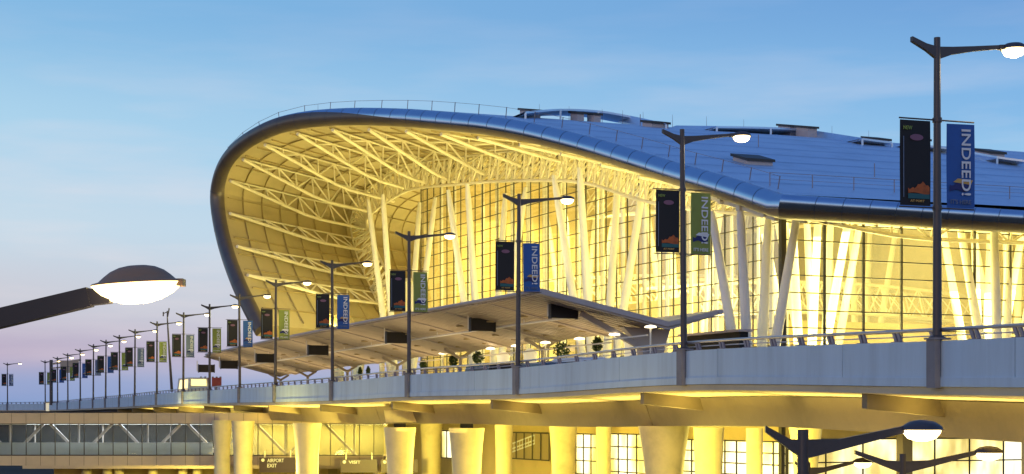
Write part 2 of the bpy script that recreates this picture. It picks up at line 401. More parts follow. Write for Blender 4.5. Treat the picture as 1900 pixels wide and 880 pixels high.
# ------------------------------------------------------------------ terminal
V0 = 57.5; UG = 86.1
term = empty('terminal_building', W(UG, V0, -EYE), 'airport terminal with sweeping curled metal roof over a glowing yellow glass hall', 'terminal')
RIM = [(1452, 384, 52), (1350, 350, 52), (1250, 321, 51.8), (1180, 299, 51.4), (1100, 275, 50.8), (1000, 250, 49.5), (925, 236, 48.2), (860, 228, 47), (770, 220, 45.5), (700, 217, 44),
       (640, 217, 42.5), (580, 221, 41), (530, 230, 39.5), (490, 245, 38.4), (452, 268, 37.6), (425, 296, 37.2), (410, 328, 37), (404, 365, 37), (409, 412, 37), (422, 466, 37), (442, 522, 37), (464, 570, 37.4), (487, 614, 38)]
rp = []
for x, y, v in RIM:
    a = (x - 950) / F; d = v / (V2[0] * a + V2[1]); u = (U2[0] * a + U2[1]) * d; rp.append((u, v, (HOR - y) / F * d))
rc = catmull(rp, 10)
# even resample
al = np.r_[0, np.cumsum(np.linalg.norm(np.diff(rc, axis=0), axis=1))]; AL = al[-1]
NT = 180; ts = np.linspace(0, AL, NT); rc = np.array([np.interp(ts, al, rc[:, k]) for k in range(3)]).T
pxr = np.array([950 + F * (W(*p).x / W(*p).y) for p in rc])
rw = [W(*p) for p in rc]; R0 = .72
def smooth(x): x = min(1, max(0, x)); return x * x * (3 - 2 * x)
Dd = []; Dc = []
idx_left = int(np.argmin(pxr))
for i in range(NT):
    k = 1.0 if i > idx_left else smooth((810 - pxr[i]) / 230); k2 = 1.0 if i > idx_left else smooth((1000 - pxr[i]) / 330)
    for kk, lst in ((k, Dd), (k2, Dc)):
        du, dvv = .705 * kk, 1 - .291 * kk; n_ = math.hypot(du, dvv); lst.append((du / n_, dvv / n_))
Dw = [Vector((U2[0] * a + V2[0] * b, U2[1] * a + V2[1] * b, 0.012)) for a, b in Dd]
Dcw = [Vector((U2[0] * a + V2[0] * b, U2[1] * a + V2[1] * b, 0.012)) for a, b in Dc]
Tn = [(rw[min(i + 1, NT - 1)] - rw[max(i - 1, 0)]).normalized() for i in range(NT)]
Nn = [Tn[i].cross(Dw[i]).normalized() for i in range(NT)]
apex = int(np.argmax([p.z for p in rw]))
if Nn[apex].z < 0: Nn = [-n for n in Nn]
Out = [Tn[i].cross(Nn[i]).normalized() for i in range(NT)]   # outward from rim (towards camera side)
if Out[apex].dot(Dw[apex]) > 0: Out = [-o for o in Out]
def LQ(i): return 90 if i < apex else max(52, 90 - 1.2 * (i - apex))
def skin(i, q, n): return rw[i] + Nn[i] * n + (Dw if n > 0 else Dcw)[i] * q
roof = MB(); QS = np.r_[0, np.linspace(1, 90, 24)]
rows = [[skin(i, q * LQ(i) / 90, R0) for q in QS] for i in range(NT)]; roof.grid(rows)
roof.cur = 1
for k, i in enumerate(range(8, NT - 4, 7)):
    n = R0 + .03; j = i + 1
    a = [rw[i] + Nn[i] * n + Tn[i] * .0 + Dw[i] * q for q in np.linspace(.3, LQ(i) - 1, 12)]
    b = [p + Tn[i] * .10 for p in a]; roof.grid([a, b])
roofo = roof.build('roof', [M['roof'], M['seam']], term, smooth=True)
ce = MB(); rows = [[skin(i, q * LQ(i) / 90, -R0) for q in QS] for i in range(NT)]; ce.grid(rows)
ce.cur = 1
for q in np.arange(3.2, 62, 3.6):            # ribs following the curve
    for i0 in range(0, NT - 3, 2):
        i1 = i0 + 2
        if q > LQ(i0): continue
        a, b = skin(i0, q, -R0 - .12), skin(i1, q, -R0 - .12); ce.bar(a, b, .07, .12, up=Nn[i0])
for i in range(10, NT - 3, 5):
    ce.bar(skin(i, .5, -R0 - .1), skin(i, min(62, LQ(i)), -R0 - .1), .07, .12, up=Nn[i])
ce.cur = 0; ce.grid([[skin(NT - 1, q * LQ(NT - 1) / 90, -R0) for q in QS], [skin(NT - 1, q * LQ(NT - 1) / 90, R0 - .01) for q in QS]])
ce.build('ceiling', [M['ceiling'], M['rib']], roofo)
# bullnose rim (landside) with mitred corner, then along the end eave
rim = MB(); KA = 20; rows = []
e1 = W(1, 0, 0) - W(0, 0, 0); vW = W(0, 1, 0) - W(0, 0, 0)
for i in range(NT):
    r = []
    sp_ = -18 + 92 * (1.0 if i > idx_left else smooth((820 - pxr[i]) / 400))  # edge of the painted dark band, which widens toward the curl
    for k in range(KA + 1):
        a = math.radians(90 - (90 - sp_) * k / 10 if k <= 10 else sp_ - (90 + sp_) * (k - 10) / 10); p = rw[i] + Nn[i] * R0 * math.sin(a) + Out[i] * R0 * math.cos(a)
        if i == 0: p = p - Tn[0] * 0 + (-e1) * R0 * math.cos(a) * 1.0
        r.append(p)
    rows.append(r)
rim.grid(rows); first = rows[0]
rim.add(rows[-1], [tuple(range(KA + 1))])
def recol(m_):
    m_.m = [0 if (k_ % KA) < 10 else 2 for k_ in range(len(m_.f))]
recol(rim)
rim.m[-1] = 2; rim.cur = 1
ev = MB(); rows = []
for q in np.linspace(0, 92, 24): rows.append([p + vW * q for p in first])
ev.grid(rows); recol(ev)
# panel joints on the rim and eave
jo = rim
for i in range(4, NT - 2, 4):
    r = []
    for k in range(KA + 1):
        a = math.pi / 2 - math.pi * k / KA; r.append(rw[i] + Nn[i] * (R0 + .012) * math.sin(a) + Out[i] * (R0 + .012) * math.cos(a))
    jo.grid([r, [p + Tn[i] * .035 for p in r]])
ev.cur = 1
for q in np.arange(2.4, 90, 1.9):
    r = [p + vW * q + (-e1) * .012 for p in first]; ev.grid([r, [p + vW * .035 for p in r]])
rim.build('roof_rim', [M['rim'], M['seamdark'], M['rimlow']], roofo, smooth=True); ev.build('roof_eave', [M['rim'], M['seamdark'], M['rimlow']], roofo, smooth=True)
# ceiling height lookup
bot = [rw[i] - Nn[i] * R0 for i in range(NT)]
def toUV(p): return (U2[0] * p.x + U2[1] * p.y, V2[0] * p.x + V2[1] * p.y, p.z - EYE)
def ceil_line(v):
    us, zs, ii = [], [], []
    for i in range(NT):
        u, vv, z = toUV(bot[i]); q = (v - vv) / Dc[i][1]
        us.append(u + Dc[i][0] * q); zs.append(z + .012 * q); ii.append(i)
        if i > 5 and us[-1] < us[-2]: break
    return np.array(us), np.array(zs)
_cl = {}
def ceil_z(u, v):
    k = round(v, 2)
    if k not in _cl: _cl[k] = ceil_line(v)
    return float(np.interp(u, *_cl[k]))
# transverse roof trusses
stepi = int(round(5.0 / (AL / NT))); n_tr = 0
for i in range(14, NT - 6, stepi):
    t = MB(); hmax = 2.1 if i > 40 else 1.8
    LE = 62 if i < 45 else min(50, (57.0 - toUV(bot[i])[1]) / Dc[i][1] + 1.5)
    dn = (-Nn[i] + Vector((0, 0, -1.3 if i > 45 else -.2))).normalized()
    def bq(q): return skin(i, q, -R0 - .25) + dn * hmax * min(1.0, q / 15)
    def tq(q): return skin(i, q, -R0 - .22)
    q = .3; qs = list(np.arange(.3, LE, 3.3))
    t.sweep([bq(a) for a in qs], .15, 6); t.sweep([tq(a) for a in qs], .09, 5)
    for k in range(1, len(qs) - 1):
        t.tube(bq(qs[k]), tq(qs[k]), .075, n=5)
        if k % 2: t.tube(bq(qs[k]), tq(qs[k + 1]), .085, n=5); t.tube(bq(qs[k]), tq(qs[k - 1]), .085, n=5) if k > 1 else None
    t.build('roof_truss', M['steel'], roofo, smooth=True)
# cross beams: dark underside beams crossing between trusses near the curl
# longitudinal arched trusses that follow the curl above the column lines
def arch(v, h, r=.2, i0=12, i1=None, dens=1.0):
    t = MB(); P = []; Q = []
    for i in range(i0, i1 or NT - 4, 2):
        u, vv, z = toUV(bot[i]); q = (v - vv) / Dc[i][1]
        hh = h * smooth((i - 12) / 50.0 + .25)
        P.append(skin(i, q, -R0 - hh - .5)); Q.append(skin(i, q, -R0 - .45))
    t.sweep(P, r, 7); t.sweep(Q, r * .7, 6)
    for k in range(1, len(P) - 1):
        t.tube(P[k], Q[k], .09, n=5)
        t.tube(P[k], Q[k + 1 if k % 2 else k - 1], .08, n=5)
        off_ = Dw[min(NT - 1, i0 + 2 * k)] * 1.4
        t.tube(P[k], Q[k] + off_, .08, n=5); t.tube(P[k], Q[k - 1] + off_, .07, n=5)
    t.build('arched_truss', M['steel'], roofo, smooth=True)
arch(55.4, 2.4, r=.13); arch(75.0, 3.0); arch(94, 3.0)
# splayed column fans
def fan(u, v, outside=True, hz=0):
    zt = ceil_z(u, v) - hz - .3
    for (du, dv_) in ((1, -1), (-1, -1), (1, 1), (-1, 1)):
        b = MB(); k = max(.8, min(1.25, (zt - 1) / 12))
        p0 = W(u + du * .38, v + dv_ * .6, 1.0); p1 = W(u + du * 1.7 * k, v + dv_ * 2.15 * k, zt)
        mid = p0.lerp(p1, .35)
        b.sweep([p0, mid, p0.lerp(p1, .93), p1], [.30, .33, .25, .16], 14)
        b.build('splayed_column', M['whitesteel'], term, smooth=True)
    b = MB(); b.ubox(u - 1.0, u + 1.0, v - 1.3, v + 1.3, .95, 1.25); b.build('column_base', M['whitesteel'], term)
for k in range(4):
    u = 85 + 20.9 * k
    fan(u, 54.7, hz=(.35, 1.6, 3.3, 3.4)[k])
fan(164, 54.7, hz=max(0, ceil_z(164, 54.7) - 14))
fan(85, 74.1, hz=.35); fan(85, 93.5, hz=.35)
for k in (1, 2, 3):
    for v in (74.1, 93.5): fan(85 + 20.9 * k, v, hz=3.0)
fan(96, 66, hz=.4); fan(98.5, 84, hz=.4)
# head beams over the fans under the soffit
b = MB()
for v in (54.7, 57.4): 
    pts = [W(u, v, ceil_z(u, v) - .32) for u in np.arange(79.5, 128, 2)]; b.sweep(pts, .13, 6)
for v in (54.7, 74.1, 93.5):
    b.bar(W(79.5, v - 2, ceil_z(79.5, v) - .2), W(92, v - 2, ceil_z(92, v) - .2), .3, .35); b.bar(W(79.5, v + 2, ceil_z(79.5, v) - .2), W(92, v + 2, ceil_z(92, v) - .2), .3, .35)
b.bar(W(83.3, 52.4, ceil_z(83.3, 54) - .35), W(83.3, 140, ceil_z(83.3, 54) + .1), .4, .35)
b.bar(W(80.6, 52.4, ceil_z(80.6, 54) - .25), W(80.6, 140, ceil_z(80.6, 54) + .1), .25, .25)
b.build('soffit_beam', M['steel'], roofo)
# bracing frame beyond the last fan, inside the curl
b = MB(); 
for u in (150, 157, 164, 171):
    b.tube(W(u, 56, 1), W(u, 56, 13.5), .28, n=8)
for z in (5.5, 9.5, 13.2): b.tube(W(147, 56, z), W(173, 56, z), .2, n=6)
for k, u in enumerate((150, 157, 164)):
    b.tube(W(u, 56, 5.5), W(u + 7, 56, 9.5), .13, n=6); b.tube(W(u + 7, 56, 5.5), W(u, 56, 9.5), .13, n=6)
    b.tube(W(u, 56, 9.5), W(u + 3.5, 56, 13.2), .13, n=6); b.tube(W(u + 7, 56, 9.5), W(u + 3.5, 56, 13.2), .13, n=6)
b.build('bracing_frame', M['steel'], term, smooth=True)
# glazed wall A (along the road), B (end wall), C
def glazing(kind):
    fr = MB(); gl = MB(); zb = 1.1
    if kind == 'A':
        us = np.arange(UG, 150.2, 1.72); zc = [ceil_z(u, V0) - .05 for u in us]
        for k, u in enumerate(us):
            w = .022 if k % 4 else .05
            fr.ubox(u - w, u + w, V0 - .04, V0 + .06, zb, zc[k])
        for z in np.arange(2.2, 26, 1.11):
            run = [u for u, c in zip(us, zc) if c > z]
            if len(run) > 1: fr.ubox(run[0], run[-1], V0 - .085, V0 - .045, z - .03, z + .03)
        gl.grid([[W(u, V0, zb) for u in us], [W(u, V0, c) for u, c in zip(us, zc)]])
    elif kind == 'B':
        vs = np.arange(V0 + .15, 112, 3.02); c = ceil_z(UG, V0) - .05
        for k, v in enumerate(vs): fr.ubox(UG - .09, UG + .10, v - .055, v + .055, zb, c + .4)
        for z in np.arange(2.2, c, 1.11): fr.ubox(UG - .115, UG - .03, V0, vs[-1], z - .035, z + .035)
        gl.grid([[W(UG, V0, zb), W(UG, vs[-1], zb)], [W(UG, V0, c + .3), W(UG, vs[-1], c + .6)]])
        fr.ubox(UG - .22, UG + .12, V0 - .24, V0 + .02, -6.9, c)
    else:
        vs = np.arange(V0, 100, 3.02); u = 150.3
        for v in vs: fr.ubox(u - .06, u + .06, v - .05, v + .05, zb, ceil_z(150, v) - 1)
        for z in np.arange(2.2, 20, 1.11): fr.ubox(u - .09, u - .03, V0, 98, z - .04, z + .04)
        gl.grid([[W(u, V0, zb), W(u, 98, zb)], [W(u, V0, ceil_z(150, V0)), W(u, 98, ceil_z(150, 90))]])
    o = gl.build('glass_wall', M['glass'], term); fr.build('glazing_frame', M['frame'], o)
for k in 'AB': glazing(k)
# inner curtain poles behind wall A
b = MB()
for u in np.arange(90, 149, 3.44):
    b.tube(W(u, 59.2, 1.1), W(u, 59.2, ceil_z(u, 59.2) - .4), .16, n=7); b.brk()
    b.tube(W(u + .9, 61.0, 1.1), W(u + .9, 61.0, ceil_z(u, 61) - .4), .12, n=7); b.brk()
b.build_each('facade_mast', M['whitesteel'], term, smooth=True)
# interior floor, core walls, mezzanine, partitions
b = MB(); b.ubox(UG - 9, 176, 48.5, 140, .72, 1.12); b.build('terrace_slab', M['floor'], term)
b = MB()
b.ubox(112, 148, 66, 67, 1.12, 9.5); b.ubox(100, 112, 71, 72, 1.12, 4.4); b.ubox(118, 118.6, 72, 138, 1.12, 8.2)
b.ubox(104, 104.5, 62, 98, 1.13, 4.6); b.ubox(104.5, 140, 70, 138, 4.3, 4.6)
b.ubox(150, 175, 137, 138, 1.12, 20); b.brk()
for u_ in range(87, 177, 6):
    za_, zb2 = ceil_z(u_, 110) - .1, ceil_z(u_ + 6, 110) - .1; b.hexa([W(u_, 110, 1.12), W(u_ + 6, 110, 1.12), W(u_ + 6, 111, 1.12), W(u_, 111, 1.12), W(u_, 110, za_), W(u_ + 6, 110, zb2), W(u_ + 6, 111, zb2), W(u_, 111, za_)])
b.brk()
for v0_ in (58, 70, 82, 94): b.hexa([W(150.2, v0_, 1.12), W(151, v0_, 1.12), W(151, v0_ + 12, 1.12), W(150.2, v0_ + 12, 1.12), W(150.2, v0_, ceil_z(150, v0_) - .3), W(151, v0_, ceil_z(150, v0_) - .3), W(151, v0_ + 12, ceil_z(150, v0_ + 12) - .3), W(150.2, v0_ + 12, ceil_z(150, v0_ + 12) - .3)])
b.build_each('inner_wall', M['wall'], term)
b = MB()
for v in np.arange(63, 96, 3.1): b.tube(W(103.2, v, 1.1), W(103.2, v, 4.4), .1, n=6)
b.brk(); b.ubox(95, 100, 60.5, 66, 1.12, 3.4); b.brk(); b.ubox(94, 96, 70, 78, 1.12, 2.4); b.brk(); b.ubox(92, 94, 82, 92, 1.12, 2.2)
b.build_each('check_in_desk', M['wall'], term)
for u_, z_ in ((121, 8.2), (131, 9.2), (141, 10.4)):
    b = MB(); vv_ = np.arange(67, 109, 2.1); n_ = len(vv_); bo_, to_ = [], []
    for k, v in enumerate(vv_):
        t = k / (n_ - 1); bo_.append(W(u_, v, z_ + 1.0 * math.sin(math.pi * t))); to_.append(W(u_ + 1, v, z_ + 2.6 + 1.2 * math.sin(math.pi * t)))
    b.sweep(bo_, .17, 6); b.sweep(to_, .15, 6)
    for k in range(n_ - 1): b.tube(bo_[k], to_[k], .08, n=5); b.tube(bo_[k], to_[k + 1], .08, n=5); b.tube(to_[k], bo_[k + 1], .06, n=5)
    b.build('hall_truss', M['whitesteel'], term, smooth=True)
# dark vestibule strip at the foot of the corner columns
b = MB(); b.ubox(81.5, 88.2, 51.4, 52.0, 1.13, 4.9); b.cur = 1; b.ubox(81.3, 88.4, 51.2, 52.2, 4.91, 5.05); b.build('entrance_screen', [M['black'], M['canopysteel']], term)
# lower storey walls
b = MB()
b.ubox(UG + .2, 176, V0 + .3, V0 + .9, -6.99, .70)
b.build('lower_wall', M['wall'], term)
def low_window(pts_u, z0, z1, frameonly=False, face='A', nz=2):
    o = MB(); w = MB(); a, c = pts_u
    P = (lambda t, z, d: W(t, V0 + .3 - d, z)) if face == 'A' else (lambda t, z, d: W(UG - .2 - d, t, z))
    w.add([P(a, z0, .02), P(c, z0, .02), P(c, z1, .02), P(a, z1, .02)], [(0, 1, 2, 3)])
    wo_ = w.build('window', M['winlit'], term)
    n = max(1, int(round((c - a) / (1.5 if face == 'A' else 2.9))))
    for k in range(n + 1): t = a + (c - a) * k / n; o.bar(P(t, z0, .06), P(t, z1, .06), .1, .1)
    for k in range(nz + 1): z = z0 + (z1 - z0) * k / nz; o.bar(P(a, z, .09), P(c, z, .09), .1, .08)
    o.build('window_frame', M['frame'], wo_)
def mk_winlit():      # a lit room seen through glass: uneven lamp glow
    m = mat('lit_window', (.8, .75, .6), .3); t = m.node_tree; p = t.nodes['Principled BSDF']
    c = N(t, 'ShaderNodeTexCoord'); mp = N(t, 'ShaderNodeMapping'); mp.inputs['Scale'].default_value = (.5, .5, .22); t.links.new(c.outputs['Object'], mp.inputs[0])
    n = N(t, 'ShaderNodeTexNoise'); n.inputs['Scale'].default_value = .9; n.inputs['Detail'].default_value = 4; t.links.new(mp.outputs[0], n.inputs['Vector'])
    r = ramp(t, [(.36, (.45, .33, .08)), (.48, (.95, .80, .28)), (.58, (1, .97, .72))]); t.links.new(n.outputs[0], r.inputs[0])
    t.links.new(r.outputs[0], p.inputs['Emission Color']); p.inputs['Emission Strength'].default_value = 1.35
    return m
M['winlit'] = mk_winlit()
def ua(x): 
    a = (x - 950) / F; d = (V0 + .3) / (V2[0] * a + V2[1]); return (U2[0] * a + U2[1]) * d, d
for x0, x1, y0, y1, nz in ((1070, 1112, 806, 880, 3), (1132, 1200, 806, 900, 4), (1265, 1460, 818, 900, 4), (820, 850, 800, 850, 1)):
    (u0, d0), (u1, d1) = ua(x0), ua(x1); dm = (d0 + d1) / 2
    low_window((u1, u0), (HOR - y1) / F * dm, (HOR - y0) / F * dm, nz=nz)
# stair hall window with the stair inside
(u0, d0), (u1, d1) = ua(932), ua(1022); dm = (d0 + d1) / 2; z0, z1 = (HOR - 852) / F * dm, (HOR - 803) / F * dm
b = MB(); b.add([W(u1, V0 + .25, z0), W(u0, V0 + .25, z0), W(u0, V0 + .25, z1), W(u1, V0 + .25, z1)], [(0, 1, 2, 3)])
sw = b.build('stair_window', M['rib'], term)
b = MB()
for k in range(7): t = u1 + (u0 - u1) * k / 6; b.bar(W(t, V0 + .14, z0), W(t, V0 + .14, z1), .09, .09)
for z in (z0, z1): b.bar(W(u1, V0 + .14, z), W(u0, V0 + .14, z), .1, .1)
b.build('window_frame', M['frame'], sw)
b = MB()
for k, dz in enumerate((0, .35, .9)): b.bar(W(u0 - .3, V0 + .2, z0 + .2 + dz * .8), W(u1 + (u0 - u1) * .3, V0 + .2, z1 - .9 + dz * .8), .05, .12)
for k in range(12):
    t = k / 11; b.bar(W(u0 - .3 + (u1 + (u0 - u1) * .3 - u0 + .3) * t, V0 + .2, z0 + .2 + (z1 - .9 - z0 - .2) * t), W(u0 - .3 + (u1 + (u0 - u1) * .3 - u0 + .3) * t, V0 + .2, z0 + .9 + (z1 - .9 - z0 - .2) * t), .05, .05)
b.build('staircase', M['print'], sw)
# end wall lower storey (B side)
b = MB(); b.ubox(UG - .2, UG + .2, V0 + .1, 118, -1.55, .71); b.ubox(UG - .15, UG + .2, V0 + .1, 118, -6.99, -6.0); b.build('end_wall', M['wall'], term)
low_window((V0 + .2, 98), -6.0, -1.56, face='B', nz=3)
b = MB()
for v in (66.3, 76.7, 90): b.ubox(UG - 1.2, UG - .5, v - .38, v + .38, -6.99, .7); b.brk()
b.build_each('end_wall_column', M['girder'], term)

# rooflights, fins and roof edge railing
def on_roof(x, q):     # nearest rim sample to px x at depth q
    i = int(np.argmin(abs(pxr[:apex + 25] - x))); return i
def roof_solve(x, y):
    best = None
    for i in range(0, NT - 60):
        for q in np.arange(1, 88, 1.5):
            p = skin(i, q, R0); e = (950 + F * p.x / p.y - x) ** 2 + (HOR - F * (p.z - EYE) / p.y - y) ** 2
            if best is None or e < best[0]: best = (e, i, q)
    return best[1], best[2]
def roof_box(x, y, lv, lu, h, name, label=None):
    i, q = roof_solve(x, y); b = MB()
    c = [skin(i, q - lv / 2, R0 - .05), skin(i, q + lv / 2, R0 - .05)]
    T = Tn[i] * lu / 2; H = Vector((0, 0, h))
    b.hexa([c[0] - T, c[1] - T, c[1] + T, c[0] + T, c[0] - T + H, c[1] - T + H, c[1] + T + H, c[0] + T + H])
    b.cur = 1
    e = .12; H2 = Vector((0, 0, h + .18)); dd = Dw[i] * e; tt = Tn[i] * (lu / 2 + e)
    b.hexa([c[0] - tt - dd + H * 1.001, c[1] - tt + dd + H * 1.001, c[1] + tt + dd + H * 1.001, c[0] + tt - dd + H * 1.001, c[0] - tt - dd + H2, c[1] - tt + dd + H2, c[1] + tt + dd + H2, c[0] + tt - dd + H2])
    return b.build(name, [M['canopysteel'], M['frame']], roofo)
for x, y, lv, lu, h in ((984, 213, 1.0, 1.2, .55), (1075, 213, .6, .9, .6), (1104, 215, .6, .9, .6), (1216, 236, 1.5, 1.0, .35), (1400, 300, 2.0, 1.6, .3), (1462, 250, .9, 1.4, .8), (1497, 253, .9, 1.4, .8), (1627, 266, 1.5, 1.2, .35),
                        (1835, 293, 1.6, 1.4, .5), (1862, 337, 2.0, 1.6, .3), (1705, 272, 1.0, 1.2, .5)):
    roof_box(x, y, lv, lu, h, 'rooflight')
# raised louvre arcs riding above the ridge
for xs in ([(975, 207), (1040, 202), (1110, 205), (1170, 215), (1236, 229)], [(1255, 233), (1330, 234), (1430, 236), (1500, 241), (1600, 256), (1655, 263)], [(1690, 266), (1760, 274), (1850, 290), (1910, 298)]):
    pts = catmull(xs, 6); b = MB(); iq = [roof_solve(x, y + 12) for x, y in xs]
    lo = []
    dep = [skin(i, q, R0).y for i, q in iq]
    t0 = np.arange(len(xs)); tt = np.linspace(0, len(xs) - 1, len(pts)); dd = np.interp(tt, t0, dep)
    for w0 in (0,):
        A = [PX(x, y, d) for (x, y), d in zip(pts, dd)]; Bk = [p + Dw[30] * 0 + e1 * 2.4 for p in A]
        b.grid([A, Bk]); b.grid([[p - Vector((0, 0, .16)) for p in A], [p - Vector((0, 0, .16)) for p in Bk]]); b.grid([A, [p - Vector((0, 0, .16)) for p in A]]); b.grid([Bk, [p - Vector((0, 0, .16)) for p in Bk]])
    for k in range(0, len(A), 6): b.bar(A[k] - Vector((0, 0, 1.6)), A[k] - Vector((0, 0, .1)), .15, .15)
    b.build('roof_louvre', M['roof'], roofo)
b = MB()
for i in range(4, idx_left - 6, 6):
    p = skin(i, .9, R0); b.brk(); b.bar(p, p + Nn[i] * .75, .05, .05)
    if i + 6 < idx_left - 6: b.bar(p + Nn[i] * .72, skin(i + 6, .9, R0) + Nn[i + 6] * .72, .025, .025)
for i in range(20, apex + 10, 24):
    for q in (14,):
        p = skin(i, q, R0); b.brk(); b.bar(p, p + Vector((0, 0, .9)), .05, .05)
b.brk()
for k in range(12):
    p = skin(6, 1 + 3 * k, R0); b.bar(p, p + Vector((0, 0, .8)), .05, .05)
b.bar(skin(6, 1, R0) + Vector((0, 0, .78)), skin(6, 34, R0) + Vector((0, 0, .78)), .03, .03)
b.bar(skin(6, 1, R0) + Vector((0, 0, .4)), skin(6, 34, R0) + Vector((0, 0, .4)), .02, .02)
b.build_each('roof_railing', M['railpost'], roofo)
b = MB()
for x, y in ((1000, 200), (1060, 198), (1118, 200), (1160, 206), (1195, 214), (1310, 228), (1545, 243), (1610, 255), (590, 204), (1250, 224), (1380, 232)):
    i, q = roof_solve(x, y + 10); p = skin(i, q, R0); b.tube(p, p + Vector((0, 0, 1.1)), .02, .01, n=4); b.brk()
b.build_each('lightning_rod', M['railpost'], roofo)

# ------------------------------------------------------------------ kerb canopy
can = empty('kerb_canopy', W(100, 46, -EYE + 8), 'long butterfly-shaped canopy with planked underside along the terminal kerb', 'canopy')
def cn(u):
    k = (u - 80.5) / 92; s = 3.2 * k * k
    return [(37.9 + s, 6.80 - .45 * k), (46 + s, 5.20 - .75 * k), (49.3 + s, 5.95 - .6 * k)]
US = np.arange(80.5, 173, 2.5)
def canstrip(dz, name, m, thick):
    b = MB(); rows = []
    for u in US:
        (a, za), (c, zc_), (e, ze) = cn(u)
        rows.append([W(u, a, za + dz), W(u, c, zc_ + dz), W(u, e, ze + dz), W(u, e, ze + dz - thick), W(u, c, zc_ + dz - thick * 1.6), W(u, a, za + dz - thick), W(u, a, za + dz)])
    b.grid(rows); b.add(rows[0][:-1], [tuple(range(6))]); b.add(rows[-1][:-1], [tuple(range(6))[::-1]]); return b.build(name, m, can)
canstrip(.12, 'canopy_deck', M['canopy'], .14)
b = MB()
for u in np.arange(81, 172.5, .62):          # planks
    (a, za), (c, zc_), (e, ze) = cn(u)
    b.bar(W(u, a + .1, za - .08), W(u, c, zc_ - .17), .46, .09); b.bar(W(u, c, zc_ - .17), W(u, e, ze - .08), .46, .09)
b.build('soffit_plank', M['canopy'], can)
b = MB()
for u in US[::3]:
    (a, za), (c, zc_), (e, ze) = cn(u)
    b.bar(W(u, a + .4, za - .18), W(u, c, zc_ - .28), .16, .14); b.bar(W(u, c, zc_ - .28), W(u, e - .3, ze - .2), .16, .14); b.brk()
b.build_each('rafter', M['canopysteel'], can)
b = MB(); pts = [W(u, cn(u)[0][0], cn(u)[0][1] + .06) for u in US]; b.sweep(pts, .11, 8)
pts = [W(u, cn(u)[2][0], cn(u)[2][1] + .04) for u in US]; b.sweep(pts, .09, 8)
u0 = 80.4; c = cn(u0); b.bar(W(u0, c[0][0], c[0][1]), W(u0, c[1][0], c[1][1] - .05), .18, .30); b.bar(W(u0, c[1][0], c[1][1] - .05), W(u0, c[2][0] + .1, c[2][1]), .18, .2)
b.tube(W(u0 - .2, c[2][0] + .05, c[2][1]), W(u0 + .6, c[2][0] + .05, c[2][1]), .15, n=12)
b.build('edge_trim', M['canopysteel'], can)
b = MB(); pts = [W(u, cn(u)[0][0] + 3.6, cn(u)[0][1] - 1.12 - .12 * (u - 80) / 90) for u in US[1:]]; b.sweep(pts, .075, 8)
for p, u in list(zip(pts, US[1:]))[::3]: b.tube(p, p + Vector((0, 0, .55)), .05, n=6)
b.build('hanging_tube', M['whitesteel'], can, smooth=True)
b = MB()
for u in np.arange(84, 170, 5.2):
    for v_ in (3.0, 5.6, 7.0):
        (a, za), (c, zc_), _ = cn(u); t = v_ / 8.1
        b.tube(W(u, a + v_, za + (zc_ - za) * t - .24), W(u, a + v_, za + (zc_ - za) * t - .15), .26, n=12); b.brk()
b.build_each('recessed_fitting', M['rib'], can)
for u in (82.6, 97.5, 112.5, 127.5, 142.5, 157.5, 170):
    c = cn(u)[1]; b = MB(); zt = c[1] - .35
    if u > 90:
        b.tube(W(u, c[0], 1.1), W(u, c[0], zt - .3), .16, .13, n=10); b.bar(W(u, c[0] - 1.3, zt + .32), W(u, c[0], zt - .35), .16, .2); b.bar(W(u, c[0], zt - .35), W(u, c[0] + .9, zt + .2), .16, .2); b.build('canopy_column', M['canopysteel'], can); continue
    b.hexa([W(u - .35, c[0] - .45, 1.0), W(u + .35, c[0] - .45, 1.0), W(u + .35, c[0] + .45, 1.0), W(u - .35, c[0] + .45, 1.0),
            W(u - .35, c[0] - .7, zt - .9), W(u + .35, c[0] - .7, zt - .9), W(u + .35, c[0] + .8, zt - .9), W(u - .35, c[0] + .8, zt - .9)])
    b.hexa([W(u - .3, c[0] - .7, zt - .9), W(u + .3, c[0] - .7, zt - .9), W(u + .3, c[0] + .8, zt - .9), W(u - .3, c[0] + .8, zt - .9),
            W(u - .25, c[0] - 1.9, zt + .25), W(u + .25, c[0] - 1.9, zt + .25), W(u + .25, c[0] + 1.2, zt + .15), W(u - .25, c[0] + 1.2, zt + .15)])
    b.build('canopy_column', M['canopysteel'], can)
b = MB(); b.bar(W(82.4, 41.4, 5.75), W(82.4, 45.8, 3.7), .3, .32); b.build('strut', M['canopysteel'], can)
# hanging signs
ords = ['nearest', 'second nearest', 'third nearest', 'fourth nearest', 'fifth nearest', 'sixth nearest', 'farthest']
for k, (x, y) in enumerate(((1045, 578), (895, 603), (737, 627), (590, 650), (492, 665), (425, 677), (383, 684))):
    d = (92.2, 102.9, 117, 134.6, 149, 161, 170)[k]; c = PX(x, y, d); u, v, z = toUV(c)
    r = empty('hanging_sign', c + Vector((0, 0, -.4)), '%s of the blank black sign boards hanging under the kerb canopy' % ords[k], 'sign', 'black boards under the canopy')
    b = MB(); b.ubox(u - .18, u + .18, v - .82, v + .82, z - .4, z + .4); b.build('board', M['sign'], r)
    b = MB(); b.ubox(u - .2, u + .2, v - .86, v - .821, z - .44, z + .44); b.ubox(u - .2, u + .2, v + .821, v + .86, z - .44, z + .44); b.build('frame', M['frame'], r)
    b = MB(); b.bar(W(u, v - .98, z - .3), W(u, v - .98, z + .8), .08, .08); b.bar(W(u, v + .3, z + .44), W(u, v + .3, z + .6), .06, .06); b.build('hanger', M['steel'], r)

